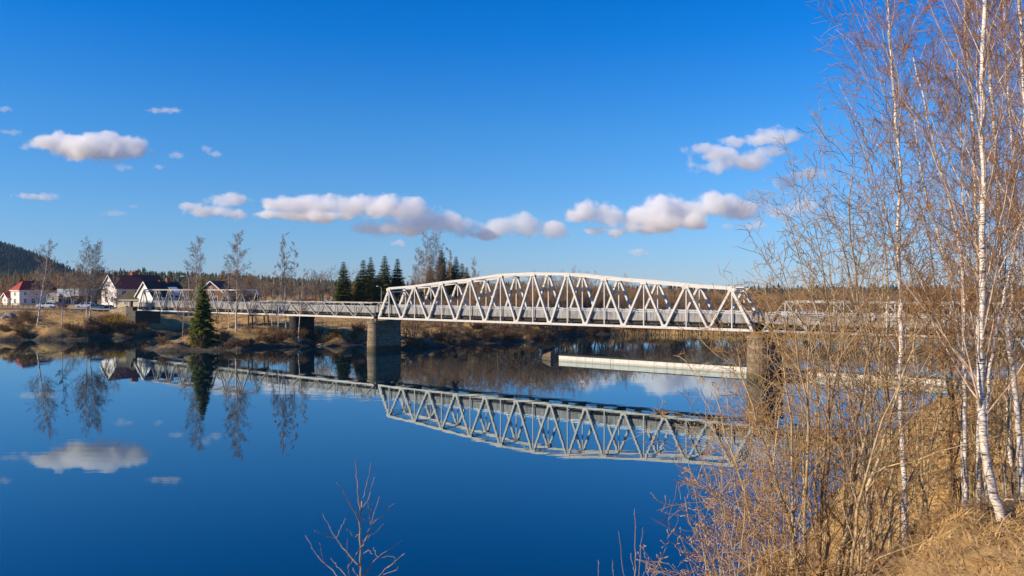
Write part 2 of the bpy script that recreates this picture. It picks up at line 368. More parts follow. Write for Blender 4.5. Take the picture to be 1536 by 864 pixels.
def height(X, Y):
    X = np.asarray(X, float); Y = np.asarray(Y, float)
    wob = rough(X, Y, 2, 14)*0.09
    df = sdf(SHORE_FAR, X, Y)+wob*np.clip((200-Y)/60+0.4, 0.3, 1)
    dn = sdf(SHORE_NEAR, X, Y)+wob*0.5
    # far land
    left = sm((-62-X)/16); right = sm((X-2)/22)
    A = 3.9+2.2*left-1.6*right-0.5*left+sm((Y-160)/50)*1.7*(1-right*0.6)*(1-left)
    Lq = 11-1.5*left+4*right
    dd = np.clip(df, 0, None)
    zf = A*(1-np.exp(-dd/Lq)) + rough(X, Y, 1.0, 9)*0.012*sm(dd/2.5)*np.exp(-np.clip(dd-14,0,None)/9)
    zf += 7*np.exp(-((X+310)/150)**2-((Y-640)/150)**2)
    zf += 6*np.exp(-((X+330)/170)**2-((Y-760)/200)**2)
    zf += 86/(1+np.exp((X+786)/36))*np.exp(-((Y-1300)/230)**2)
    zf += 60*sm((Y-2500)/3000)*0
    # near land
    w = sm((X-0.30*Y)/(0.16*np.abs(Y)+1.0)); p = 1.0+1.6*w
    t = np.clip(dn/22, 0, 1)
    zn = 8.7*(1-(1-t)**p)+rough(X, Y, 0.4, 4)*0.045*sm(dn/2)+0.03*np.clip(dn-22,0,40)
    al = ((X+17.57)*0.7872-(Y-127)*0.6168)/5.787; ac = (X+17.57)*0.6168+(Y-127)*0.7872-1.85      # embankment carrying the road to the right end of the bridge
    emb = 6.15*sm((al-16.5)/0.35)*np.exp(-(np.clip(np.abs(ac)-3.2,0,None)/4.5)**2)
    zn = np.where(dn > 0, np.maximum(zn, emb), zn)
    under = -np.clip(np.minimum(-df, -dn)*0.4, 0, 2.2)-0.05
    z = np.where(df > 0, zf, np.where(dn > 0, zn, under))
    return z
_TX = np.arange(-180, 140.01, 0.5); _TY = np.arange(100, 300.01, 0.5)
_TAB = []
def gz(x, y):
    """ground height at one point: read from a half-metre table on the far side, worked out in full elsewhere"""
    if -179 < x < 139 and 101 < y < 299:
        if not _TAB: _TAB.append(height(*np.meshgrid(_TX, _TY)))
        T = _TAB[0]; fx = (x+180)*2; fy = (y-100)*2; i = int(fx); j = int(fy); fx -= i; fy -= j
        return float(T[j,i]*(1-fx)*(1-fy)+T[j,i+1]*fx*(1-fy)+T[j+1,i]*(1-fx)*fy+T[j+1,i+1]*fx*fy)
    return float(height(np.array([x]), np.array([y]))[0])
def gzn(xs, ys): return height(np.asarray(xs), np.asarray(ys))
def axis(parts):
    out = []
    for a, b, s in parts: out += list(np.arange(a, b, s))
    return np.array(out)
def geo(a, b, n): return list(np.geomspace(a, b, n))
ys = np.concatenate([axis([(-30,-4,2.0),(-4,26,0.28),(26,60,1.0),(60,122,3.0),(122,215,0.9),(215,420,5)]), geo(420, 9000, 42)])
xr = axis([(-135,-16,1.0),(-16,-2,0.6),(-2,13,0.28),(13,36,0.9),(36,140,2.2)])
xs = np.concatenate([-np.array(geo(140, 8500, 40))[::-1], xr, geo(142, 8500, 34)])
GX, GY = np.meshgrid(xs, ys); GZ = height(GX, GY)
nx, ny = len(xs), len(ys)
ii, jj = np.meshgrid(np.arange(nx-1), np.arange(ny-1)); b0 = (jj*nx+ii).ravel()
quads = np.stack([b0, b0+1, b0+nx+1, b0+nx], -1)
def ground_mat():
    m, nt, b = new_mat('bank_ground')
    g = nt.nodes.new('ShaderNodeNewGeometry'); sep = nt.nodes.new('ShaderNodeSeparateXYZ'); nt.links.new(g.outputs['Position'], sep.inputs[0])
    v = coords(nt, 'Object'); 
    n1 = noise(nt, v, 0.22, 8, 0.65); n2 = noise(nt, v, 2.2, 6, 0.7); n3 = noise(nt, v, 14, 4, 0.7)
    straw = ramp(nt, n3, [(0.3, (0.30,0.18,0.065)), (0.7, (0.56,0.36,0.14))])
    soil = ramp(nt, n2, [(0.3, (0.10,0.065,0.035)), (0.7, (0.26,0.165,0.08))])
    mixf = ramp(nt, n1, [(0.36, (0,0,0)), (0.52, (1,1,1))])
    mx = nt.nodes.new('ShaderNodeMix'); mx.data_type = 'RGBA'
    nt.links.new(mixf.outputs[0], mx.inputs[0]); nt.links.new(soil.outputs[0], mx.inputs[6]); nt.links.new(straw.outputs[0], mx.inputs[7])
    # wet mud and stones along the waterline
    ad = nt.nodes.new('ShaderNodeMath'); ad.operation = 'MULTIPLY_ADD'; ad.inputs[1].default_value = 1.4; ad.inputs[2].default_value = -0.7
    nt.links.new(n2, ad.inputs[0])
    zz = nt.nodes.new('ShaderNodeMath'); zz.operation = 'ADD'; nt.links.new(sep.outputs[2], zz.inputs[0]); nt.links.new(ad.outputs[0], zz.inputs[1])
    wet = nt.nodes.new('ShaderNodeMapRange'); wet.inputs['From Min'].default_value = 0.4; wet.inputs['From Max'].default_value = 1.6
    nt.links.new(zz.outputs[0], wet.inputs[0])
    mud = ramp(nt, n2, [(0.35, (0.03,0.024,0.018)), (0.65, (0.10,0.08,0.06))])
    m2 = nt.nodes.new('ShaderNodeMix'); m2.data_type = 'RGBA'
    nt.links.new(wet.outputs[0], m2.inputs[0]); nt.links.new(mud.outputs[0], m2.inputs[6]); nt.links.new(mx.outputs[2], m2.inputs[7])
    nt.links.new(m2.outputs[2], b.inputs['Base Color']); b.inputs['Roughness'].default_value = 0.95; b.inputs['Specular IOR Level'].default_value = 0.2
    bump(nt, b, n2, 0.5, 0.12)
    return m
go = link('ground', np_mesh('ground', np.stack([GX, GY, GZ], -1).reshape(-1,3), quads, ground_mat()))
tag(go, 'brown banks of dry grass and bare earth on both sides of the river', 'ground', kind='structure')
# ------------------------------------------------------------------ water
def water_mat():
    m = bpy.data.materials.new('river_water'); m.use_nodes = True; nt = m.node_tree; nt.nodes.clear()
    N_ = nt.nodes.new; L_ = nt.links.new
    out = N_('ShaderNodeOutputMaterial'); mix = N_('ShaderNodeMixShader'); L_(mix.outputs[0], out.inputs[0])
    df = N_('ShaderNodeBsdfDiffuse'); df.inputs[0].default_value = (0.0004,0.011,0.026,1)
    gl = N_('ShaderNodeBsdfGlossy'); gl.inputs[0].default_value = (0.84,0.98,1.0,1); gl.inputs['Roughness'].default_value = 0.0
    fr = N_('ShaderNodeFresnel'); fr.inputs[0].default_value = 1.333
    pw = N_('ShaderNodeMath'); pw.operation = 'POWER'; pw.inputs[1].default_value = 0.66; L_(fr.outputs[0], pw.inputs[0]); L_(pw.outputs[0], mix.inputs[0])
    L_(df.outputs[0], mix.inputs[1]); L_(gl.outputs[0], mix.inputs[2])
    v = coords(nt, 'Object', (0.18,1.0,1)); n = noise(nt, v, 0.9, 3, 0.5)
    v2 = coords(nt, 'Object', (0.02,0.05,1)); n2 = noise(nt, v2, 1.0, 3, 0.5)
    mp = N_('ShaderNodeMapRange'); mp.inputs['From Min'].default_value = 0.45; mp.inputs['From Max'].default_value = 0.68; mp.inputs['To Min'].default_value = 0.25; mp.inputs['To Max'].default_value = 1.4; L_(n2, mp.inputs[0])
    mu = N_('ShaderNodeMath'); mu.operation = 'MULTIPLY'; L_(n, mu.inputs[0]); L_(mp.outputs[0], mu.inputs[1])
    b = N_('ShaderNodeBump'); b.inputs['Strength'].default_value = 0.042; b.inputs['Distance'].default_value = 0.12; L_(mu.outputs[0], b.inputs['Height'])
    for sh in (gl, fr): L_(b.outputs[0], sh.inputs['Normal'])
    return m
wm = MB(); wm.add([(-8000,-100,0),(8000,-100,0),(8000,4000,0),(-8000,4000,0)], [(0,1,2,3)])
wo = wm.build('river_water', water_mat()); tag(wo, 'calm blue river mirroring the bridge and the sky', 'river', kind='structure')

# ------------------------------------------------------------------ bridge frame
U = Vector((4.555,-3.569,0)); PAN = U.length; U = U.normalized(); N = Vector((-U.y, U.x, 0))   # N points away from the camera
BA = math.atan2(U.y, U.x)
B0 = Vector((WX(602.7,127), 127, 0)); ZC = 5.5; ZD = 6.3; WB = 3.7
def bp(s, off, z): return B0+U*(s*PAN)+N*off+Vector((0,0,z))
def root_at(name, s, off, z, label, cat, group=None):
    return empty(name, bp(s, off, z), 0, label, cat, group)
def local(root):                       # a child mesh is written in world space and shifted into its thing's frame
    inv = -Vector(root.location)
    def put(mb, name, mat, bevel=0.0, smooth=False, parent=None):
        p = parent or root
        off = inv
        vs = [tuple(Vector(v)+off) for v in mb.v]; mb.v = vs
        return mb.build(name, mat, p, smooth, bevel)
    return put
def parapets(root, put, s0, s1, offs, step, ph=1.0, rails=(1.12,), seed=1, xtop=None):
    rg = random.Random(seed)
    for off in offs:
        mb = MB(); n = max(1, int(round((s1-s0)*PAN/0.42))); 
        for k in range(n):
            a = s0+(s1-s0)*k/n; b = s0+(s1-s0)*(k+1)/n-0.018/PAN
            lo = ZD-0.02+rg.uniform(-0.10,0.05); hi = ZD+ph+rg.uniform(-0.03,0.03)
            t = 0.035; o = off+rg.uniform(-0.008,0.008)
            p = [bp(a,o-t,lo), bp(b,o-t,lo), bp(b,o+t,lo), bp(a,o+t,lo), bp(a,o-t,hi), bp(b,o-t,hi), bp(b,o+t,hi), bp(a,o+t,hi)]
            mb.hexa(p)
        par = put(mb, 'parapet', M['boards'])
        for rz in rails:
            r = MB(); r.bar(bp(s0,off,ZD+rz), bp(s1,off,ZD+rz), 0.1, 0.09, N); put(r, 'handrail', M['galv'], parent=par)
        pm = int(round((s1-s0)/step))
        inner = 0.09 if off < WB/2 else -0.09
        for k in range(pm+1):
            s = s0+(s1-s0)*k/pm
            q = MB(); q.bar(bp(s,off+inner,ZD-0.3), bp(s,off+inner,ZD+max(rails)+0.04), 0.09, 0.09, N); put(q, 'railing_post', M['galv'], parent=par)
def deck_parts(root, put, s0, s1, step):
    d = MB(); d.hexa([bp(s0,0.28,ZD-0.12), bp(s1,0.28,ZD-0.12), bp(s1,WB-0.28,ZD-0.12), bp(s0,WB-0.28,ZD-0.12), bp(s0,0.28,ZD), bp(s1,0.28,ZD), bp(s1,WB-0.28,ZD), bp(s0,WB-0.28,ZD)])
    put(d, 'deck', M['deck'])
    for off in (0.62, 1.4, 2.3, 3.1):
        q = MB(); q.bar(bp(s0,off,ZD-0.29), bp(s1,off,ZD-0.29), 0.16, 0.32, N); put(q, 'stringer', M['dark_steel'])
    n = int(round((s1-s0)/step))
    for k in range(n+1):
        s = s0+(s1-s0)*k/n
        q = MB(); q.bar(bp(s,0.19,ZC+0.1), bp(s,WB-0.19,ZC+0.1), 0.22, 0.5, U); put(q, 'floor_beam', M['dark_steel'])
def lattice_bar(a, b, w, h):           # built-up member: two channels and batten plates
    mb = MB(); a = Vector(a); b = Vector(b)
    for s in (-1,1):
        o = N*(s*(w/2-0.035)); mb.bar(a+o, b+o, 0.07, h, N)
    n = max(2, int((b-a).length/1.1))
    for k in range(n+1):
        c = a+(b-a)*(k+0.0)/n; t = (b-a).normalized()*0.16
        lo = c-t if k else c; hi = c+t if k < n else c
        mb.bar(lo, hi, w-0.14, h*0.55, N)
    return mb
# ---- main curved-chord span
main = root_at('truss_bridge', -1, 0, ZC, 'long white steel truss bridge span with an arched top chord between two stone piers', 'bridge', 'bridge spans')
put = local(main)
hts = [45.3,48.6,53.7,57.9,63.6,64.9,63.6,57.9,53.7,48.6,45.3]; k0 = 127/F
tops = [(-0.5+i, ZC+h*k0) for i, h in enumerate(hts)]
bots = [i for i in range(10)]
SA, SB = -0.93, 9.95
for off in (0, WB):
    q = MB(); q.bar(bp(SA,off,ZC), bp(SB,off,ZC), 0.34, 0.30, N); put(q, 'bottom_chord', M['white'])
    q = MB()
    for (s, z), (s2, z2) in zip(tops, tops[1:]): q.bar(bp(s-0.012,off,z), bp(s2+0.012,off,z2), 0.36, 0.36, N)
    put(q, 'top_chord', M['white'])
    for a, b, in ((bp(SA+0.03,off,ZC+0.16), bp(*( (tops[0][0], off, tops[0][1]-0.2)))), (bp(SB-0.03,off,ZC+0.16), bp(tops[-1][0], off, tops[-1][1]-0.2))):
        put(lattice_bar(a, b, 0.40, 0.34), 'end_post', M['white'])
    for i, sb in enumerate(bots):
        for (st, zt), sg in ((tops[i], -1), (tops[i+1], 1)):
            a = bp(sb+sg*0.03, off, ZC+0.16); b = bp(st-sg*0.03, off, zt-0.2)
            wd = 0.33 if abs(i-4.5) > 1 else 0.30
            put(lattice_bar(a, b, wd, 0.26), 'diagonal', M['white'])
    for s, z in tops:
        q = MB(); q.bar(bp(s,off,ZC+0.15), bp(s,off,z-0.2), 0.15, 0.13, N); put(q, 'vertical_post', M['white'])
    for i, sb in enumerate(bots):      # gusset plates at the nodes
        q = MB()
        for e in (-0.19, 0.19): q.bar(bp(sb-0.07,off+e,ZC+0.17), bp(sb+0.07,off+e,ZC+0.17), 0.03, 0.42, N)
        put(q, 'gusset_plate', M['white'])
    for s, z in tops:
        q = MB()
        for e in (-0.225, 0.225): q.bar(bp(s-0.075,off+e,z-0.16), bp(s+0.075,off+e,z-0.16), 0.03, 0.44, N)
        put(q, 'gusset_plate', M['white'])
for j, (s, z) in enumerate(tops):
    q = MB(); q.bar(bp(s,0.21,z-0.02), bp(s,WB-0.21,z-0.02), 0.14, 0.18, U)
    if j in (0, len(tops)-1):          # portal frame with knee braces
        q.bar(bp(s,0.2,z-0.5), bp(s,WB-0.2,z-0.5), 0.14, 0.22, U)
        for o1, o2 in ((0.15,0.95),(WB-0.15,WB-0.95)): q.bar(bp(s,o1,z-1.25), bp(s,o2,z-0.6), 0.12, 0.14, U)
    put(q, 'cross_strut', M['white'])
for j in range(len(tops)-1):
    (s, z), (s2, z2) = tops[j], tops[j+1]
    q = MB()
    if j % 2: q.bar(bp(s,0.24,z-0.1), bp(s2,WB-0.24,z2-0.1), 0.07, 0.07)
    else: q.bar(bp(s,WB-0.24,z-0.1), bp(s2,0.24,z2-0.1), 0.07, 0.07)
    put(q, 'wind_brace', M['white'])
deck_parts(main, put, SA, SB, 1.088)
parapets(main, put, SA+0.06, SB-0.06, (0.34, WB-0.34), 0.5, 1.0, (1.1,1.32), 3)

# ---- left through truss
lt = root_at('truss_bridge', -14.7, 0, ZC, 'short white flat-topped truss bridge span behind the lone spruce, resting on the left abutment', 'bridge', 'bridge spans')
put = local(lt); L0, L1, NP = -14.62, -7.2, 8
ps = (L1-L0)/NP; zt = ZC+4.55
for off in (0, WB):
    q = MB(); q.bar(bp(L0,off,ZC), bp(L1,off,ZC), 0.26, 0.24, N); put(q, 'bottom_chord', M['white'])
    q = MB(); q.bar(bp(L0+ps/2,off,zt), bp(L1-ps/2,off,zt), 0.28, 0.26, N); put(q, 'top_chord', M['worn_paint'])
    for i in range(NP):
        s0 = L0+i*ps; c = s0+ps/2
        for a, b, nm in ((bp(s0+0.03,off,ZC+0.15), bp(c-0.03,off,zt-0.18), 'end_post' if i == 0 else 'diagonal'), (bp(s0+ps-0.03,off,ZC+0.15), bp(c+0.03,off,zt-0.18), 'end_post' if i == NP-1 else 'diagonal')):
            put(lattice_bar(a, b, 0.20, 0.17), nm, M['worn_paint'])
        q = MB(); q.bar(bp(c,off,ZC+0.15), bp(c,off,zt-0.18), 0.09, 0.09, N); put(q, 'vertical_post', M['worn_paint'])
for i in range(NP):
    c = L0+i*ps+ps/2
    q = MB(); q.bar(bp(c,0.18,zt), bp(c,WB-0.18,zt), 0.18, 0.22, U)
    if i in (0, NP-1): q.bar(bp(c,0.18,zt-0.45), bp(c,WB-0.18,zt-0.45), 0.12, 0.18, U)
    put(q, 'cross_strut', M['white'])
deck_parts(lt, put, L0, L1, ps)
parapets(lt, put, L0+0.05, L1-0.03, (0.34, WB-0.34), ps/2, 0.95, (1.08,1.3), 5)

# ---- low pony span between them
py = root_at('truss_bridge', -7.1, 0, ZC, 'low white pony truss bridge span with slanted struts rising barely above its parapet', 'bridge', 'bridge spans')
put = local(py); P0, P1, NQ = -7.12, -1.12, 7
qs = (P1-P0)/NQ; zt = ZC+2.45
for off in (0, WB):
    q = MB(); q.bar(bp(P0,off,ZC+0.02), bp(P1,off,ZC+0.02), 0.30, 0.30, N); put(q, 'bottom_chord', M['white'])
    q = MB(); q.bar(bp(P0+0.02,off,zt), bp(P1-0.06,off,zt), 0.15, 0.15, N); put(q, 'top_chord', M['worn_paint'])
    for i in range(NQ):
        s0 = P0+i*qs
        a = bp(s0+qs*0.98,off,ZC+0.17); mid = bp(s0+qs*0.62,off,ZC+1.55); b = bp(s0+qs*0.42,off,zt-0.1)
        q = MB(); q.bar(a, mid, 0.13, 0.14, N); q.bar(mid, b, 0.13, 0.12, N); put(q, 'diagonal', M['worn_paint'])
        q = MB(); q.bar(bp(s0+0.04,off,ZC+0.17), bp(s0+qs*0.4,off,zt-0.1), 0.09, 0.09, N); put(q, 'diagonal', M['worn_paint'])
        q = MB(); q.bar(bp(s0+qs*0.02,off,ZC+0.17), bp(s0+qs*0.02,off,zt-0.1), 0.09, 0.09, N); put(q, 'vertical_post', M['worn_paint'])
deck_parts(py, put, P0, P1, qs)
parapets(py, put, P0+0.03, P1-0.03, (0.34, WB-0.34), qs/2, 0.92, (1.06,), 9)

# ---- right pony span behind the birches
rt = root_at('truss_bridge', 10.2, 0, ZC, 'right-hand white truss bridge span half hidden behind the willow twigs, lower than the arched span', 'bridge', 'bridge spans')
put = local(rt); R0, R1, NR = 10.12, 16.5, 7
rs_ = (R1-R0)/NR; zt = ZC+3.35
for off in (0, WB):
    q = MB(); q.bar(bp(R0,off,ZC), bp(R1,off,ZC), 0.24, 0.22, N); put(q, 'bottom_chord', M['worn_paint'])
    q = MB(); q.bar(bp(R0+rs_/2,off,zt), bp(R1-rs_/2,off,zt), 0.24, 0.22, N); put(q, 'top_chord', M['worn_paint'])
    for i in range(NR):
        s0 = R0+i*rs_; c = s0+rs_/2
        for a, b, nm in ((bp(s0+0.03,off,ZC+0.13), bp(c-0.03,off,zt-0.14), 'end_post' if i == 0 else 'diagonal'), (bp(s0+rs_-0.03,off,ZC+0.13), bp(c+0.03,off,zt-0.14), 'end_post' if i == NR-1 else 'diagonal')):
            put(lattice_bar(a, b, 0.18, 0.15), nm, M['worn_paint'])
        q = MB(); q.bar(bp(c,off,ZC+0.13), bp(c,off,zt-0.14), 0.12, 0.10, N); put(q, 'vertical_post', M['white'])
deck_parts(rt, put, R0, R1, rs_)
parapets(rt, put, R0+0.05, R1-0.03, (0.34, WB-0.34), rs_/2, 0.95, (1.08,1.3), 11)

# ---- piers: rounded cutwater on the upstream (near) end, battered sides, a projecting cap
def pier(s, halfw, o0, o1, z0, z1, label, mat, taper, cap=0.35):
    r = root_at('bridge_pier', s, (o0+o1)/2, z0, label, 'bridge pier', 'piers of the bridge'); put = local(r)
    def ring(z, k):
        hw = halfw*k; pts = []
        e0 = o0-(k-1)*1.2; e1 = o1+(k-1)*1.2
        for a in np.linspace(PI, 2*PI, 9): pts.append((math.cos(a)*hw, e0+hw*0.75+math.sin(a)*hw*0.75))
        pts += [(hw, e1-0.3), (hw-0.3, e1), (-hw+0.3, e1), (-hw, e1-0.3)]
        return [B0+U*(s*PAN+p)+N*q+Vector((0,0,z)) for p, q in pts]
    mb = MB(); levels = [(z0, 1+taper), (z0+(z1-z0)*0.3, 1+taper*0.62), (z0+(z1-z0)*0.65, 1+taper*0.28), (z1-cap, 1.0)]
    rings = [ring(z, k) for z, k in levels]; n = len(rings[0]); vs = [p for g in rings for p in g]; fs = []
    for i in range(len(rings)-1):
        for j in range(n): fs.append((i*n+j, i*n+(j+1)%n, (i+1)*n+(j+1)%n, (i+1)*n+j))
    fs.append(tuple(range(n-1,-1,-1))); fs.append(tuple((len(rings)-1)*n+j for j in range(n)))
    mb.add(vs, fs); put(mb, 'pier_body', mat)
    c = MB(); g1 = ring(z1-cap+0.003, 1.1); g2 = ring(z1, 1.1); c.add(g1+g2, [tuple(range(n-1,-1,-1)), tuple(range(n,2*n))]+[(j,(j+1)%n,n+(j+1)%n,n+j) for j in range(n)])
    put(c, 'pier_cap', mat)
    b = MB()
    for off in (0, WB):
        for e in (-0.42, 0.42):
            b.box(bp(s, off, z1+(ZC-0.152-z1)/2)+U*e*halfw, 0.5, 0.5, ZC-0.152-z1-0.004, BA)
    put(b, 'bearing', M['stone'])
    return r
pier(-1.12, 1.0, -1.0, 5.3, -1.6, 5.0, 'tall rounded stone pier in the river under the left end of the arched span', M['stone'], 0.16)
pier(10.03, 1.15, -1.0, 5.3, -1.6, 5.0, 'brown stone pier under the right end of the arched span, partly behind the willow twigs', M['stone'], 0.10)
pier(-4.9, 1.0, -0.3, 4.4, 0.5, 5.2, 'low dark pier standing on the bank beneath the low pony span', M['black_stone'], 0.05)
# trestle under the joint of the two left spans
tr = root_at('timber_trestle', -7.16, WB/2, gz(*bp(-7.16,WB/2,0).xy), 'thin timber trestle on the wooded spit under the joint of the two left spans', 'trestle'); put = local(tr)
for off in (0.1, WB-0.1):
    for e in (-0.07, 0.07):
        p = bp(-7.16+e*1.6, off, 0); q = MB(); q.tube([Vector((p.x,p.y,gz(p.x,p.y)-0.4)), Vector((p.x,p.y,ZC-0.42))], [0.17,0.14], 8); put(q, 'trestle_post', M['wood'])
q = MB(); q.bar(bp(-7.16,-0.35,ZC-0.285), bp(-7.16,WB+0.35,ZC-0.285), 0.9, 0.26, U); put(q, 'cap_beam', M['wood'])
# left abutment with wing wall
ab = root_at('bridge_abutment', -14.9, 3, -1, 'dark stone abutment under the left end of the bridge with a sloping wing wall', 'abutment'); put = local(ab)
q = MB()
def sblock(mb, s0, s1, o0, o1, z0, z1, z1b=None):
    zb = z1 if z1b is None else z1b
    mb.hexa([bp(s0,o0,z0), bp(s1,o0,z0), bp(s1,o1,z0), bp(s0,o1,z0), bp(s0,o0,zb), bp(s1,o0,z1), bp(s1,o1,z1), bp(s0,o1,zb)])
sblock(q, -15.25, -14.5, -0.9, 4.9, -1.5, ZC-0.16); put(q, 'abutment_wall', M['stone_dark'])
q = MB(); sblock(q, -16.6, -15.253, -0.9, -0.3, -1.5, ZD+0.1, 5.3); put(q, 'wing_wall', M['stone'])
q = MB(); sblock(q, -16.6, -15.253, 4.3, 4.9, -1.5, ZD+0.1, 5.3); put(q, 'wing_wall', M['stone'])
q = MB(); sblock(q, -15.25, -14.72, -0.9, 4.9, ZC-0.157, ZD-0.13); put(q, 'ballast_wall', M['stone_dark'])
q = MB(); q.box(bp(-14.95,-0.55,ZD+0.55), 0.7, 0.5, 1.3, BA); put(q, 'end_pillar', M['stone_dark'])
ab = root_at('bridge_abutment', 16.6, WB/2, 0, 'grey stone abutment at the right end of the bridge, hidden beyond the birches', 'abutment'); put = local(ab)
q = MB(); sblock(q, 16.42, 16.95, -1.2, WB+1.2, -1.5, ZC-0.16); put(q, 'abutment_wall', M['stone_dark'])
q = MB(); sblock(q, 16.62, 16.95, -1.2, WB+1.2, ZC-0.157, ZD-0.13); put(q, 'ballast_wall', M['stone_dark'])
# road from the abutment into the village
rd = MB(); 
def strip(mb, path, w, lift):
    pts = [Vector((x, y, 0)) for x, y in path]; dense = []
    for a, b in zip(pts, pts[1:]):
        n = max(2, int((b-a).length/1.5)); dense += [a+(b-a)*k/n for k in range(n)]
    dense.append(pts[-1]); L = []; R = []
    cols = 5; rows = []
    for i, p in enumerate(dense):
        t = (dense[min(i+1,len(dense)-1)]-dense[max(i-1,0)]).normalized(); n = Vector((-t.y, t.x, 0))
        rows.append([p+n*w*(c/(cols-1)-0.5) for c in range(cols)])
    fl = [q for r in rows for q in r]; z = gzn([q.x for q in fl], [q.y for q in fl])
    zz = z.reshape(len(rows), cols)
    zz = np.repeat(zz.max(1, keepdims=True), cols, 1)
    ker = np.ones(9)/9; sm_ = np.convolve(np.pad(zz[:,0], 4, mode='edge'), ker, mode='valid')
    vs = [(q.x, q.y, max(sm_[i], zz[i,0])+lift) for i, r in enumerate(rows) for q in r]
    mb.add(vs, [(i*cols+c, i*cols+c+1, (i+1)*cols+c+1, (i+1)*cols+c) for i in range(len(rows)-1) for c in range(cols-1)])
e = bp(-15.3, WB/2, 0)
strip(rd, [(e.x,e.y),(e.x-4,e.y+5),(e.x-12,e.y+8),(-115,190),(-150,193),(-220,196),(-420,215)], 6.0, 0.06)
ro = rd.build('road', M['asphalt']); tag(ro, 'grey asphalt road along the top of the left bank', 'road', kind='structure')
rd = MB(); e = bp(16.7, WB/2, 0); strip(rd, [(e.x,e.y),(e.x+U.x*12,e.y+U.y*12),(e.x+U.x*30,e.y+U.y*30),(e.x+70,e.y-38),(e.x+170,e.y-60)], 5.0, 0.06)
ro = rd.build('road', M['asphalt']); tag(ro, 'asphalt road leaving the bridge on the right bank behind the birches', 'road', kind='structure')

# ---- pale boom lying in the water along the bridge
A = Vector((WX(838,114), 114, 0)); Bq = Vector((WX(1450,82.6), 82.6, 0)); D = (Bq-A); Ln = D.length; D.normalize(); Dn = Vector((-D.y, D.x, 0))
bo = empty('floating_boom', A, 0, 'long pale concrete boom lying in the water below the arched span', 'boom')
ns = 6
for k in range(ns):
    q = MB(); a = A+D*(Ln*k/ns+0.03); b = A+D*(Ln*(k+1)/ns-0.03)
    q.hexa([tuple(p+Vector((0,0,z))-A) for z, in ((-0.5,),(0.74,)) for p in (a, b, b+Dn*1.3, a+Dn*1.3)])
    q.build('boom_segment', M['concrete'], bo)
q = MB(); q.hexa([tuple(p+Vector((0,0,z))-A) for z in (0.743,0.83) for p in (A-Dn*0.05, Bq-Dn*0.05, Bq+Dn*1.35, A+Dn*1.35)]); q.build('mossy_top', M['moss'], bo)
pl = W(822, 536, 117); 
wd = empty('timber_dolphin', (pl.x, pl.y, 0), BA, 'stubby brown timber mooring box at the left end of the pale boom', 'mooring')
q = MB()
for k in range(5): q.box((-0.6+k*0.30, 0, 0.2), 0.27, 0.8, 0.8+0.05*(k%3)+k*0.22, 0)
q.build('plank_wall', M['wood'], wd)
q = MB(); q.bar((-0.7,-0.46,0.3), (0.75,-0.46,0.4), 0.1, 0.12); q.build('waling', M['wood'], wd)
# ------------------------------------------------------------------ tree makers (far side of the river)
BIRCH_P = dict(seg=[12,5,4,3], wob=[0.02,0.09,0.16,0.2], trop=[0.03,0.05,0.0,-0.05], nch=[34,9.0,5.0,0], start=[0.22,0.15,0.15,0], ang=[(28,52),(25,55),(25,60),(20,50)],
               lr=[0.24,0.5,0.5,0.4], fall=[0.6,0.5,0.5,0.5], rr=[0.36,0.55,0.6,0.6], rmin=0.019, max=3, tip=0.12, bias=1.3)
def bare_tree(name, seed, Ht, r, label, cat, group=None, P=None, trunk_m=None, twig_m=None, lean=(0,0), crown_from=0.22, spread=0.24, nb=34, limb_m=None, path=None):
    """a leafless tree as a thing: trunk (stem and limbs) and crown (twigs)"""
    rng = random.Random(seed); P = dict(P or BIRCH_P); out = newout()
    P['nch'] = [nb]+list(P['nch'][1:]); P['start'] = [crown_from]+list(P['start'][1:]); P['lr'] = [spread]+list(P['lr'][1:])
    d0 = nrm((lean[0], lean[1], 1))
    grow(out, rng, (0,0,-0.3), d0, Ht+0.3, r, 0, P)
    root = empty(name, (0,0,0), 0, label, cat, group)
    link('trunk', tube_mesh(name+'_trunk', [(out[0], 8, trunk_m or M['birch_far']), (out[1], 4, limb_m or M['birch_limb'])]), root)
    link('crown', tube_mesh(name+'_crown', [(out[2]+out[3], 3, twig_m or M['grey_twig'])]), root)
    return root
def multi_tree(name, seed, Ht, r, stems, label, cat, group=None, P=None, trunk_m=None, twig_m=None, **k):
    rng = random.Random(seed); out = newout(); P = dict(P or BIRCH_P)
    P.update(k)
    for s in range(stems):
        a = 2*PI*s/stems+rng.uniform(-.4,.4); q = rng.uniform(0.1,0.28)
        grow(out, rng, (math.cos(a)*r*0.6, math.sin(a)*r*0.6, -0.3), nrm((math.cos(a)*q, math.sin(a)*q, 1)), Ht*rng.uniform(0.75,1.02), r*rng.uniform(0.6,0.9), 0, P)
    root = empty(name, (0,0,0), 0, label, cat, group)
    link('trunk', tube_mesh(name+'_trunk', [(out[0], 7, trunk_m or M['bare_trunk']), (out[1], 4, trunk_m or M['bare_trunk'])]), root)
    link('crown', tube_mesh(name+'_crown', [(out[2]+out[3], 3, twig_m or M['grey_twig'])]), root)
    return root
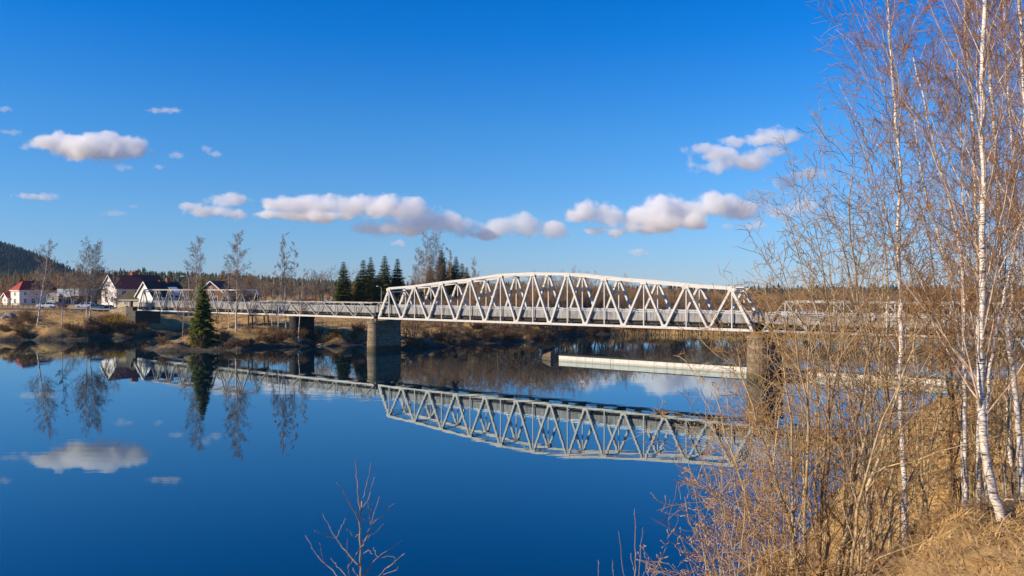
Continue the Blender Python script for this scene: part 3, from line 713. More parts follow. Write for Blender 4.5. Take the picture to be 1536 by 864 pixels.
def spruce(name, seed, Ht, wid, label, cat, group=None, mat=None, low=0.04, dens=1.0, droop=0.25):
    """trunk plus whorled boughs hung with short needle sprays"""
    rng = np.random.RandomState(seed); V = []; T = []; n = 0
    br = []
    nwh = int(Ht*3.6*dens)
    for w in range(nwh):
        t = low+(1-low)*(w+rng.uniform(-.3,.3))/nwh
        t = min(max(t, low), 0.985); z = Ht*t
        R = wid/2*(1-t)**0.92*rng.uniform(0.8,1.18)*(0.75+0.25*min(1,(t-low)/0.1))+0.14
        nb = rng.randint(7, 11)
        a0 = rng.uniform(0, 2*PI)
        for b in range(nb):
            a = a0+2*PI*b/nb+rng.uniform(-.3,.3); Rb = R*rng.uniform(0.62,1.12)
            up = 0.55*(t-0.45)
            ca, sa = math.cos(a), math.sin(a)
            m = max(3, int(Rb/0.16*dens)); 
            pts = []
            for k in range(5):
                u = k/4; pts.append((ca*Rb*u, sa*Rb*u, z+Rb*(up*u-droop*u*u*1.4+0.22*u**3)))
            br.append((pts, [max(0.03*(1-u/4.5)*(0.4+Rb*0.4), 0.008) for u in range(5)]))
            for k in range(m):
                u = (k+rng.uniform(0.2,1))/m; u = max(u, 0.12)
                px, py = ca*Rb*u, sa*Rb*u; pz = z+Rb*(up*u-droop*u*u*1.4+0.22*u**3)
                for sgn in (-1,1,0):
                    ln = (0.16+0.2*min(Rb,1.2)+0.42*Rb*(1-u)*0.6)*rng.uniform(0.6,1.25)
                    aa = a+sgn*rng.uniform(0.5,1.1)
                    dx, dy, dz = math.cos(aa)*ln, math.sin(aa)*ln, -ln*rng.uniform(0.05,0.55)
                    wx, wy = -math.sin(aa)*ln*0.22, math.cos(aa)*ln*0.22
                    wz = rng.uniform(-0.2,0.2)*ln
                    V += [(px-wx*0.7,py-wy*0.7,pz-wz), (px+dx*0.55-wx, py+dy*0.55-wy, pz+dz*0.45-wz), (px+dx,py+dy,pz+dz), (px+dx*0.55+wx, py+dy*0.55+wy, pz+dz*0.45+wz)]
                    T.append((n,n+1,n+2,n+3)); n += 4
    # leader
    root = empty(name, (0,0,0), 0, label, cat, group)
    tr = [([(0,0,-0.3),(0,0,Ht*0.3),(0,0,Ht*0.7),(0,0,Ht)], [Ht*0.016,Ht*0.012,Ht*0.006,0.02])]
    link('trunk', tube_mesh(name+'_trunk', [(tr, 7, M['bare_trunk']), (br, 3, M['bare_trunk'])]), root)
    link('crown', np_mesh(name+'_crown', V, T, mat or M['needle'], smooth=False), root)
    return root
def put_at(o, x, Y, base_y=None, rz=None, dz=0.0, sc=None):
    X = WX(x, Y); z = gz(X, Y) if base_y is None else WZ(base_y, Y)
    o.location = (X, Y, z+dz)
    if rz is not None: o.rotation_euler = (0,0,rz)
    if sc is not None: o.scale = (sc,sc,sc) if not hasattr(sc,'__len__') else sc
    return o
def shore_Y(x):                        # depth of the waterline seen in picture column x
    for Y in np.arange(110, 215, 0.4):
        X = WX(x, Y)
        if gz(X, Y) > 0.05: return Y
    return 200
def _unused(): pass
def top_h(x, Y, ytop): return WZ(ytop, Y)-gz(WX(x, Y), Y)
# ---- birches on the left bank and on the spit: (x of foot, x of top, y of top, depth, radius, crown start, spread, branches, label)
G1 = 'bare birches by the bridge'
SP = [(56,73,366,163,0.16,0.30,0.30,42,'leaning white birch nearest the left edge, on the bank before the red-roofed house'),
      (93,97,394,164,0.10,0.34,0.13,22,'thin low birch on the left bank between the leaning birch and the paired birches'),
      (130,125,368,172,0.13,0.25,0.30,46,'left stem of the pair of birches before the parked blue car'),
      (134,146,366,172,0.14,0.25,0.30,48,'right stem of the pair of birches before the parked blue car, leaning right'),
      (292,293,357,148,0.15,0.26,0.22,46,'dense-crowned birch rising right behind the young spruce on the spit'),
      (343,344,383,146,0.09,0.45,0.13,20,'slim small-crowned birch close beside the taller birch at the right end of the flat-topped truss'),
      (354,359,353,145,0.17,0.34,0.22,44,'tall full-crowned birch with a curved dark foot at the right end of the flat-topped truss'),
      (408,407,396,148,0.08,0.55,0.10,14,'thinnest and leftmost of the slender birches before the low pony span'),
      (417,417,356,145,0.11,0.45,0.12,24,'tall slender birch second from the left in the row before the low pony span'),
      (429,430,350,147,0.12,0.45,0.12,26,'tallest slender birch in the row before the low pony span'),
      (441,442,361,145,0.11,0.42,0.12,24,'slender birch right of the tallest one before the low pony span'),
      (447,456,404,143,0.09,0.42,0.16,22,'short slanting birch with forked top, rightmost in the row before the low pony span')]
for i, (xf, xt, yt, Y, r, cf, spd, nb, lab) in enumerate(SP):
    h = top_h(xf, Y, yt); lean = ((WX(xt,Y)-WX(xf,Y))/h, 0)
    put_at(bare_tree('birch_tree', 100+i, h, r, lab, 'birch tree', G1, lean=lean, crown_from=cf*0.8, spread=spd, nb=nb), xf, Y)
Pw = dict(BIRCH_P, wob=[0.05,0.12,0.18,0.2], trop=[0.03,0.06,0.03,0.0], nch=[16,6.0,4.0,0], start=[0.18,0.15,0.15,0], ang=[(28,55),(28,58),(25,60),(20,50)], lr=[0.5,0.5,0.5,0.4], fall=[0.5,0.4,0.4,0.4])
h = top_h(167, 186, 398); o = multi_tree('bare_tree', 131, h, 0.16, 2, 'bare forked tree standing right before the gable of the dark red house', 'bare tree', P=Pw); put_at(o, 168, 186)
# ---- young trees under the bridge on the spit
for i, (x, Y, yt) in enumerate(((274,152,430),(326,150,462),(382,150,470),(748-573,187,440))):
    h = top_h(x, Y, yt)
    lab = ['twisted bare sapling on the spit left of the young spruce','thin grey sapling right of the young spruce under the truss','low bare sapling under the joint of the two left spans','slim bare sapling beside the low white annex'][i]
    put_at(bare_tree('sapling', 150+i, h, 0.07, lab, 'sapling', crown_from=0.3, spread=0.3, nb=12, trunk_m=M['grey_twig'] if i else M['birch_limb']), x, Y)
# ---- the young spruce on the tip of the spit
Y = 134.5; put_at(spruce('spruce_tree', 7, top_h(304,Y,417), 5.0, 'bright green young spruce alone at the tip of the grassy spit', 'spruce tree', mat=M['needle_lit'], low=0.03, dens=1.3), 304, Y)
# ---- dark spruces behind the low span
GS = 'dark spruces behind the bridge'
SL = [(515,204,392,5.6,'single dark spruce left of the group behind the low pony span'),
      (545,206,389,5.4,'dark spruce at the left of the four behind the river pier'),
      (556,212,385,5.0,'dark spruce close behind its left neighbour, above the river pier'),
      (577,208,383,5.8,'tallest dark spruce of the group above the end post of the arched span'),
      (596,210,387,5.2,'dark spruce at the right of the group, behind the first panel of the arched span'),
      (700,214,400,4.2,'small dark spruce standing apart right of the tall birches'),
      (684,210,384,5.0,'dark spruce right of the golden pine, behind the rising top chord'),
      (693,216,394,4.6,'dark pointed spruce beside the small birch behind the rising top chord'),
      (536,226,412,4.6,'lower dark spruce between the single one and the group'),
      (748,226,417,4.0,'little spruce tip just above the rising top chord'),(630,186,437,4.2,'low dark spruce behind the first full panel of the arched span'),(672,190,424,5.0,'dark spruce behind the third panel of the arched span'),(735,188,430,4.6,'dark spruce behind the panel left of the highest one'),(790,184,432,4.4,'low dark spruce behind the highest panel of the arched span'),]
protos = [spruce('spruce_tree', 20+i, 15, 5.4, None, None, low=0.05) for i in range(3)]
first = [True]*3
for i, (x, Y, yt, wd_, lab) in enumerate(SL):
    k = i%3; h = top_h(x, Y, yt); o = protos[k] if first[k] else copy_tree(protos[k]); first[k] = False
    put_at(o, x, Y, rz=i*1.3, sc=(wd_*1.28/5.4, wd_*1.28/5.4, h/15)); tag(o, lab, 'spruce tree', GS)
# ---- golden pine / larch group
PL_ = [(662,208,374,6.5,'golden green pine between the two tall pale birches'),(645,214,398,6.0,'lower golden pine at the foot of the left tall pale birch'),(676,220,392,6.0,'golden green pine touching the dark spruces right of the tall birches'),
       (566,214,412,5.5,'olive green pine between the dark spruces above the river pier'),(535,212,420,5.0,'olive bushy pine just right of the single spruce'),(604,220,420,5.5,'olive pine at the foot of the rightmost dark spruce of the group'),
       (622,222,428,6,'low olive pine behind the first panels of the arched span'),(588,216,425,5,'low olive pine between the two right spruces of the group'),
       (643,192,430,5.5,'olive pine behind the second panel of the arched span'),(716,196,420,5.5,'golden pine just below the rising top chord right of the small dark spruce'),(768,190,428,5.5,'olive pine in the brown wood behind the highest left panel of the arched span')]
pp = spruce('pine_tree', 31, 13, 6.2, None, None, mat=M['needle_gold'], low=0.08, dens=0.95, droop=-0.05)
for i, (x, Y, yt, wd_, lab) in enumerate(PL_):
    h = top_h(x, Y, yt); o = pp if i == 0 else copy_tree(pp)
    put_at(o, x, Y, rz=i*2.1, sc=(wd_/6.2, wd_/6.2, h/13)); tag(o, lab, 'pine tree', 'olive and golden pines behind the bridge')
# ---- tall pale birches behind the arched span and leafless trees around
BL = [(637,205,354,0.20,0.20,0.24,56,'left one of the two tallest pale birches behind the arched span'),(655,206,352,0.20,0.20,0.24,56,'right one of the two tallest pale birches behind the arched span'),
      (678,212,371,0.13,0.3,0.16,34,'slim pale birch behind the dark spruces right of the two tallest birches'),(711,215,388,0.12,0.3,0.17,34,'reddish bare birch just right of the small dark spruce'),
      (627,209,372,0.14,0.25,0.2,40,'shorter pale birch at the left flank of the two tallest birches')]
for i, (x, Y, yt, r, cf, spd, nb, lab) in enumerate(BL):
    put_at(bare_tree('birch_tree', 200+i, top_h(x, Y, yt), r, lab, 'birch tree', 'tall birches behind the arched span', crown_from=cf, spread=spd, nb=nb), x, Y)
Pb = dict(BIRCH_P, wob=[0.05,0.12,0.18,0.2], trop=[0.02,0.05,0.02,0.0], nch=[18,6.0,4.0,0], start=[0.2,0.15,0.15,0], ang=[(30,60),(28,58),(25,60),(20,50)], lr=[0.45,0.5,0.5,0.4], fall=[0.55,0.4,0.4,0.4])
WT = [(483,225,396,'wide-crowned bare tree above the orange-brown roof'),(503,232,394,'pale bare tree between the wide-crowned one and the single spruce'),(470,236,404,'low pale bare tree left of the wide-crowned one'),
      (526,236,402,'pale bare tree between the single spruce and the group'),(110,230,402,'bare brown tree before the pale blue shop front'),(396,222,412,'bare tree right of the flat-topped truss, left of the slender birches'),(424,226,408,'bare tree showing between the slender birches before the orange-brown roof'),(452,224,406,'bare tree rising behind the left end of the orange-brown roof'),(378,232,404,'bare tree just behind the right end of the flat-topped truss')]
for i, (x, Y, yt, lab) in enumerate(WT):
    h = top_h(x, Y, yt); put_at(multi_tree('bare_tree', 220+i, h, 0.26, 2 if i else 3, lab, 'bare tree', 'bare trees in the village', P=Pb, nch=[16,5.5,4.0,0]), x, Y)
# ---- brown leafless wood behind the arched span: individuals copied from four sources
rg = random.Random(77)
src = [multi_tree('bare_tree', 300+i, 11.0, 0.15, 3, None, None, P=Pb, twig_m=M['bare_twig'], nch=[15,5.0,3.6,0], rmin=0.02) for i in range(4)]
used = [False]*4
def skyline(x):
    pts = [(700,412),(740,414),(790,410),(850,405),(900,411),(940,418),(1000,424),(1060,428),(1130,428),(1300,428),(1500,424),(1600,420)]
    for (a, ya), (b, yb) in zip(pts, pts[1:]):
        if a <= x <= b: return ya+(yb-ya)*(x-a)/(b-a)
    return 425
n_ = 0
for x in np.arange(606, 1600, 9.0):
    xx = x+rg.uniform(-5,5); s0 = shore_Y(xx) if xx < 1130 else 180
    for row in range(2):
        Y = s0+rg.uniform(6, 16)+row*16
        yt = (skyline(xx) if xx > 700 else 436)+rg.uniform(-3,12)+(4 if row == 0 else 0)
        h = top_h(xx, Y, yt)
        if h < 3: continue
        k = rg.randrange(4); o = src[k] if not used[k] else copy_tree(src[k]); used[k] = True
        put_at(o, xx, Y, rz=rg.uniform(0,6.28), sc=(h/11*rg.uniform(0.85,1.15),)*2+(h/11,)); tag(o, 'brown leafless tree in the dense wood on the far bank behind the arched span', 'bare tree', 'brown leafless wood on the far bank'); n_ += 1
for i, (x, yt, lab) in enumerate(((880,428,'dark spruce in the brown wood behind the right half of the arched span'),(1012,436,'dark spruce in the brown wood behind the last panels of the arched span'),(1064,440,'low spruce in the brown wood behind the last diagonal of the arched span'),(823,420,'spruce in the brown wood behind the middle of the arched span'))):
    Y = shore_Y(x)+26; h = top_h(x, Y, yt); o = copy_tree(protos[i%3]); put_at(o, x, Y, rz=i, sc=(0.7,0.7,h/15)); tag(o, lab, 'spruce tree', GS)
# ---- brown trees among the houses
VB = [(20,300,404),(40,310,398),(8,290,412),(88,265,410),(118,280,408),(140,290,408),(150,250,418),(284,228,410),(272,240,416),(300,240,404),(330,236,408),(345,250,402),(362,240,412),(396,250,414),(410,262,410),(425,250,418),(440,265,416),(70,300,402),(100,300,400),(455,258,424),(380,270,408)]
for i, (x, Y, yt) in enumerate(VB):
    h = top_h(x, Y, yt); o = copy_tree(src[i%4]); put_at(o, x, Y, rz=i*0.9, sc=(max(h,4)/11*1.25,)*2+(h/11,)); tag(o, 'brown leafless tree standing behind the village houses on the left bank', 'bare tree', 'brown leafless trees in the village')
# green spruces/pines right behind houses (dark bushy)
for i, (x, Y, yt, wd_, lab) in enumerate(((32,262,411,4.2,'small dark green fir just left of the red hipped roof'),(355,262,404,9,'olive bushy pine right behind the flat-topped truss'),(375,275,410,9,'olive pine right of the bushy pine behind the flat-topped truss'),(335,285,405,8,'dark bushy pine behind the small brown roof'))):
    h = top_h(x, Y, yt); o = copy_tree(pp if i else protos[0]); put_at(o, x, Y, rz=i*1.7, sc=(wd_/6, wd_/6, h/(13 if i else 15))); tag(o, lab, 'pine tree' if i else 'fir tree', 'evergreens by the houses')
# ------------------------------------------------------------------ shrubs on the far banks
def far_shrub(name, seed, mat, Ht=2.2, n=26):
    rng = random.Random(seed); out = newout()
    P = dict(seg=[5,4,3,3], wob=[0.12,0.18,0.2,0.2], trop=[0.04,0.03,0,0], nch=[5.0,3.5,0,0], start=[0.2,0.2,0,0], ang=[(20,50),(25,60),(20,60),(0,1)], lr=[0.5,0.5,0.5,0.5], fall=[0.4,0.4,0.4,0.4], rr=[0.6,0.6,0.6,0.6], rmin=0.02, max=2, tip=0.3)
    for k in range(n):
        a = rng.uniform(0, 2*PI); q = rng.uniform(0.1, 1.1); r0 = rng.uniform(0, 0.5)
        grow(out, rng, (math.cos(a)*r0, math.sin(a)*r0, -0.2), nrm((math.cos(a)*q, math.sin(a)*q, 1)), Ht*rng.uniform(0.7,1.1), 0.035, 0, P)
    root = empty(name); link('stems', tube_mesh(name+'_stems', [(out[0], 3, mat)]), root); link('crown', tube_mesh(name+'_twigs', [(out[1]+out[2], 3, mat)]), root)
    return root
ys_ = far_shrub('willow_shrub', 400, M['yellow_bush'], 2.6, 44)
for i, (x, Y, s, lab) in enumerate(((176,171,1.25,'bright yellow willow shrub on the bank left of the abutment'),(163,172,0.8,'smaller yellow willow shrub at the left foot of the bright one'),(188,171,0.75,'low yellow willow shrub against the abutment wing wall'),(507,147,0.6,'small yellowish shrub on the bank just left of the river pier'),(498,150,0.55,'tiny yellowish shrub under the low pony span'))):
    o = ys_ if i == 0 else copy_tree(ys_); put_at(o, x, Y, rz=i*1.1, sc=s); tag(o, lab, 'shrub', 'yellow willow shrubs on the far bank')
sh = [far_shrub('brown_shrub', 410+i, M['brown_bush'], 2.0, 30) for i in range(3)]; fs_ = [True]*3
n_ = 0
for k in range(200):
    x = rg.uniform(0, 1130) if k < 250 else rg.uniform(1100, 1530); s0 = shore_Y(x); Y = s0+rg.uniform(1.2, 12) if k%3 == 0 else s0+rg.uniform(0.6, 4)
    if 540 < x < 610 and Y < 142: continue
    if 222 < x < 300 and rg.random() < 0.7: continue
    q = rg.randrange(3); o = sh[q] if fs_[q] else copy_tree(sh[q]); fs_[q] = False
    put_at(o, x, Y, rz=rg.uniform(0,6), sc=rg.uniform(0.35,1.15)); tag(o, 'low brown leafless shrub growing on the far bank near the waterline', 'shrub', 'brown shrubs on the far bank')
# boulders on the left bank and below the abutment
bl = [(14,168,1.3),(24,169,0.9),(33,168.5,0.7),(6,167,0.8),(300,134,0.35),(270,133,0.45),(258,134,0.4),(452,143.5,0.5),(480,144,0.4),(640,141.5,0.5),(660,144.5,0.6)]
def boulder(seed):
    bm = bmesh.new(); bmesh.ops.create_icosphere(bm, subdivisions=3, radius=1); r = random.Random(seed); ph = [r.uniform(0,6) for _ in range(6)]
    for v in bm.verts:
        c = v.co.copy(); k = 1+0.22*math.sin(2.3*c.x+ph[0])*math.sin(2.1*c.y+ph[1])+0.14*math.sin(5*c.z+ph[2]+2*c.x)+0.07*math.sin(9*c.y+ph[3]); v.co = Vector((c.x*k*1.25, c.y*k, max(c.z*k*0.7,-0.4)))
    me = bpy.data.meshes.new('boulder'); bm.to_mesh(me); bm.free(); me.materials.append(M['rock']); return me
bms = [boulder(i) for i in range(3)]
bt = ['large grey boulder on the grass at the far left edge of the bank','middle grey boulder of the heap at the left end of the bank','small grey boulder right of the heap at the left end of the bank','grey boulder cut by the left edge of the picture','stone at the waterline right below the young spruce','stone at the waterline on the left flank of the spit','small stone near the tip of the spit','stone at the waterline under the short slanting birch','small stone at the waterline below the low pony span','stone at the waterline right of the river pier','grey stone at the waterline under the second panel of the arched span']
for i, (x, Y, s) in enumerate(bl):
    o = link('boulder', bms[i%3]); put_at(o, x, Y, rz=i*1.9, sc=s); tag(o, bt[i], 'boulder', 'boulders on the far bank')
# ------------------------------------------------------------------ grass tufts on the far bank (uncountable)
def grass_mesh(name, X, Y, Z, hgt, wid, lean, mat, seed, segs=2):
    r = np.random.RandomState(seed); n = len(X); a = r.uniform(0, 2*PI, n); h = hgt*r.uniform(0.5,1.3,n); w = wid*r.uniform(0.7,1.3,n); L = lean*r.uniform(0.1,1.6,n)*h
    b = r.uniform(0, 2*PI, n); dx, dy = np.cos(b)*L, np.sin(b)*L; wx, wy = np.cos(a)*w, np.sin(a)*w
    P0 = np.stack([X-wx,Y-wy,Z-0.03],-1); P1 = np.stack([X+wx,Y+wy,Z-0.03],-1)
    mz = Z+h*0.6; P2 = np.stack([X+dx*0.35+wx*0.8,Y+dy*0.35+wy*0.8,mz],-1); P3 = np.stack([X+dx*0.35-wx*0.8,Y+dy*0.35-wy*0.8,mz],-1)
    tz = Z+np.maximum(h*(1-0.45*np.clip(L/h,0,1.8)), 0.03); P4 = np.stack([X+dx,Y+dy,tz],-1)
    V = np.stack([P0,P1,P2,P3,P4],1).reshape(-1,3); k = np.arange(n)[:,None]*5
    return np_mesh(name, V, k+np.array([[0,1,2,3]]), mat, tris=k+np.array([[3,2,4]]), smooth=False)
r_ = np.random.RandomState(9); gx = r_.uniform(-112, 60, 80000); gy = r_.uniform(128, 200, 80000); g_z = height(gx, gy)
cl = rough(gx, gy, 2, 20); keep = (g_z > 0.25) & (cl+r_.normal(0,5,len(gx))+(g_z-2.2)*6 > 0)
keep &= ~((np.abs((gx-B0.x)*(-U.y)+(gy-B0.y)*U.x-1.8) < 3.2) & (g_z > 4.2))
go = link('bank_grass', grass_mesh('bank_grass', gx[keep], gy[keep], g_z[keep], 0.34, 0.035, 1.0, M['grass_far'], 3)); tag(go, 'tufts of dry yellow grass covering the far bank and the spit', 'grass', kind='stuff')
# reeds on the far right shore
r_ = np.random.RandomState(12); gx = r_.uniform(22, 110, 16000); gy = r_.uniform(168, 186, 16000); g_z = height(gx, gy); keep = (g_z > -0.5) & (g_z < 0.55)
go = link('reeds', grass_mesh('reeds', gx[keep], gy[keep], g_z[keep], 1.15, 0.03, 0.25, M['grass'], 4)); tag(go, 'strip of golden reeds along the far shore under the arched span', 'reeds', kind='stuff')
# ------------------------------------------------------------------ far woods that read as masses
def forest_mesh(name, pts, mat_n, mat_b, seed, hmin, hmax, brown=0.0, lod=1):
    r = random.Random(seed); V = []; T = []; mi = []
    for (x, y, z) in pts:
        h = r.uniform(hmin, hmax); rot = r.uniform(0, 6.28)
        if r.random() < brown:
            h *= 0.85; w = h*0.33
            for k in range(36):
                a = r.uniform(0, 6.28); q = math.sqrt(r.random())*w; zz = z+h*(0.25+0.45*r.random()); px, py = x+math.cos(a)*q, y+math.sin(a)*q
                t = h*r.uniform(0.12,0.34)*(1-0.5*q/w); e = r.uniform(-0.3,0.3)*t; f = r.uniform(-.3,.3)*t; b = 0.05*h*r.uniform(0.4,1)
                c, s = math.cos(a+1.3)*b, math.sin(a+1.3)*b
                n = len(V); V += [(px-c,py-s,zz-t*0.5),(px+c,py+s,zz-t*0.4),(px+e+math.cos(a)*t*.3,py+f+math.sin(a)*t*.3,zz+t)]; T.append((n,n+1,n+2)); mi.append(1)
        else:
            w = h*r.uniform(0.19,0.29); tiers = 4; sd = 7
            for t in range(tiers):
                z0 = z+h*(0.08+0.22*t); z1 = z+h*(0.42+0.195*t); rr = w*(1-t*0.215); n = len(V)
                for k in range(sd):
                    q = rr*r.uniform(0.6,1.2); a = rot+6.283*k/sd+t; V.append((x+math.cos(a)*q, y+math.sin(a)*q, z0-h*r.uniform(0,0.06)))
                V.append((x, y, z1))
                for k in range(sd): T.append((n+k, n+(k+1)%sd, n+sd)); mi.append(0)
    return np_mesh(name, V, None, None, tris=T, smooth=False, mats=[mat_n, mat_b], mi=mi)
def scatter(n, x0, x1, y0, y1, seed, cond=None):
    r = np.random.RandomState(seed); X = r.uniform(x0,x1,n); Y = r.uniform(y0,y1,n); Z = height(X, Y)
    if cond is not None:
        k = cond(X, Y, Z); X, Y, Z = X[k], Y[k], Z[k]
    return list(zip(X.tolist(), Y.tolist(), Z.tolist()))
o = link('forest', forest_mesh('hill_forest', scatter(9000, -1120, -640, 940, 1420, 1, lambda X,Y,Z: Z > 12), M['needle_hill'], M['brown_far'], 1, 8, 13, 0.12)); tag(o, 'distant dark conifer forest covering the hill at the left edge', 'forest', kind='stuff')
o = link('forest', forest_mesh('ridge_forest', scatter(5200, -470, -95, 450, 800, 2, lambda X,Y,Z: (Z > 6.4) & (X > -0.5*Y)), M['needle_far'], M['brown_far'], 2, 5, 9.5, 0.25)); tag(o, 'dark green conifer forest on the low ridge behind the village roofs', 'forest', kind='stuff')
o = link('forest', forest_mesh('brown_wood', scatter(2600, -560, -150, 300, 800, 3, lambda X,Y,Z: (X < -0.46*Y) | ((X > -0.40*Y) & (Y < 500))), M['needle_far'], M['brown_far'], 3, 8, 12, 0.8)); tag(o, 'brown leafless wood mixed with conifers between the village and the hill', 'forest', kind='stuff')
o = link('forest', forest_mesh('far_wood', scatter(2600, -60, 460, 215, 470, 4, lambda X,Y,Z: (Y > 222+0.12*np.abs(X))), M['needle_far'], M['brown_far'], 4, 5.5, 8.0, 0.85)); tag(o, 'brown wood with scattered conifers stretching back from the far right shore', 'forest', kind='stuff')
o = link('forest', forest_mesh('horizon_wood', scatter(4200, -700, 1300, 480, 1500, 5, lambda X,Y,Z: (Z < 9)), M['needle_hill'], M['brown_far'], 5, 8, 12, 0.4)); tag(o, 'low dark forest along the horizon beyond the river', 'forest', kind='stuff')
# ------------------------------------------------------------------ houses
def window(wall, p, t, nrm_, w, h, frame_m=None, cross=True):
    """p centre on the wall plane, t along the wall, nrm_ outward"""
    p = Vector(p); t = Vector(t); n = Vector(nrm_); z = Vector((0,0,1))
    fr = MB()
    fw = 0.11
    for a, b in ((p-t*(w/2)-z*(h/2+fw/2), p+t*(w/2)-z*(h/2+fw/2)), (p-t*(w/2)+z*(h/2+fw/2), p+t*(w/2)+z*(h/2+fw/2))): fr.bar(a+n*0.03-t*fw, b+n*0.03+t*fw, 0.09, fw, n)
    for s in (-1,1): fr.bar(p+t*s*(w/2+fw/2)+n*0.03-z*h/2, p+t*s*(w/2+fw/2)+n*0.03+z*h/2, 0.09, fw, n)
    if cross: fr.bar(p+n*0.03-z*h/2, p+n*0.03+z*h/2, 0.07, 0.06, n); fr.bar(p+n*0.03-t*(w/2)+z*h*0.12, p+n*0.03-t*0.03+z*h*0.12, 0.07, 0.05, n); fr.bar(p+n*0.03+t*0.03+z*h*0.12, p+n*0.03+t*(w/2)+z*h*0.12, 0.07, 0.05, n)
    f = fr.build('window', frame_m or M['trim'], wall)
    g = MB(); g.bar(p-t*w/2+n*0.012, p+t*w/2+n*0.012, 0.02, h, n); g.build('pane', M['glass'], f)
def house(name, label, x, Y, ang, Wd, L, wall_h, roof_h, wall_m, roof_m, kind='gable', chimneys=(), wins_front=(), wins_side=(), group=None, base_y=None, over=0.35, door=None):
    """gable front of width Wd looks along local -y, ridge runs back along +y for L; local x right; (x, Y) is the near right corner of the front"""
    X = WX(x, Y); r = empty(name, (X, Y, 0), ang, label, 'house', group)
    ca, sa = math.cos(ang), math.sin(ang)
    cn = [(X+ca*a-sa*b, Y+sa*a+ca*b) for a, b in ((0,0),(-Wd,0),(-Wd,L),(0,L))]
    zs = gzn([c[0] for c in cn], [c[1] for c in cn]); zb = float(zs.min()) if base_y is None else WZ(base_y, Y)
    r.location.z = zb
    q = MB(); q.add([(-Wd,0,-0.6),(0,0,-0.6),(0,L,-0.6),(-Wd,L,-0.6),(-Wd,0,wall_h),(0,0,wall_h),(0,L,wall_h),(-Wd,L,wall_h)], [(3,2,1,0),(0,1,5,4),(1,2,6,5),(2,3,7,6),(3,0,4,7)])
    if kind == 'gable':
        q.add([(-Wd,0,wall_h),(0,0,wall_h),(-Wd/2,0,wall_h+roof_h)], [(0,1,2)]); q.add([(-Wd,L,wall_h),(0,L,wall_h),(-Wd/2,L,wall_h+roof_h)], [(0,2,1)])
    wall = q.build('wall', wall_m, r)
    b = MB(); b.box((-Wd/2, L/2, -0.3), Wd+0.12, L+0.12, 0.75); b.build('plinth', M['wall_grey'], r)
    q = MB(); th = 0.16; o = over
    if kind == 'gable':
        sl = roof_h/(Wd/2)
        for s in (-1, 1):
            e = (-Wd/2+s*(Wd/2+o)); ze = wall_h-o*sl+0.02; rz_ = wall_h+roof_h+0.02
            p = [(e,-o,ze),(-Wd/2,-o,rz_),(-Wd/2,L+o,rz_),(e,L+o,ze)]
            q.hexa(p+[(a,b_,c+th) for a, b_, c in p])
        rf = q.build('roof', roof_m, r)
        f = MB()
        for s in (-1, 1):
            e = (-Wd/2+s*(Wd/2+o)); ze = wall_h-o*sl+0.04
            f.bar((e,-o-0.025,ze),(-Wd/2-s*0.0,-o-0.025,wall_h+roof_h+0.04), 0.05, 0.26, (0,1,0))
        f.build('bargeboard', M['trim'], rf)
    elif kind == 'hip':
        e0 = (-Wd-o,-o); hr = min(Wd, L)/2*0.95; ze = wall_h; zr = wall_h+roof_h
        V = [(-Wd-o,-o,ze),(o,-o,ze),(o,L+o,ze),(-Wd-o,L+o,ze)]
        if Wd > L: R_ = [(-Wd+hr,L/2,zr),(-hr,L/2,zr)]; Fc = [(0,1,5,4),(1,2,5),(2,3,4,5),(3,0,4)]
        else: R_ = [(-Wd/2,hr,zr),(-Wd/2,L-hr,zr)]; Fc = [(0,1,4),(1,2,5,4),(2,3,5),(3,0,4,5)]
        q.add(V+R_, Fc+[(3,2,1,0)]); rf = q.build('roof', roof_m, r)
        f = MB(); f.box((-Wd/2,L/2,wall_h-0.12), Wd+2*o-0.06, L+2*o-0.06, 0.2); f.build('eaves', M['trim'], rf)
    else:
        q.box((-Wd/2, L/2, wall_h+0.12), Wd+2*o, L+2*o, 0.24); rf = q.build('roof', roof_m, r)
    for (cx, cy, ch, cw) in chimneys:
        c = MB(); c.box((cx, cy, wall_h+roof_h*0.6+ch/2), cw, cw, roof_h*0.8+ch); c.box((cx,cy,wall_h+roof_h*0.6+ch/2+(roof_h*0.8+ch)/2+0.06), cw+0.14, cw+0.14, 0.12); c.build('chimney', M['brick'], rf)
    for (a, z, w, h) in wins_front: window(wall, (-Wd+a, -0.003, z), (1,0,0), (0,-1,0), w, h)
    for (a, z, w, h) in wins_side: window(wall, (0.003, a, z), (0,1,0), (1,0,0), w, h)
    if door:
        a, w, h = door; d = MB(); d.box((-Wd+a, -0.04, h/2+0.1), w, 0.08, h); dd = d.build('door', M['wood'], r); k = MB(); k.box((-Wd+a+w*0.35,-0.1,h/2), 0.06,0.05,0.16); k.build('handle', M['galv'], dd)
    return r
AG = math.atan2(-0.6, 0.8)              # gables look left towards the sun, long walls turn into the shade
GH = 'houses of the village'
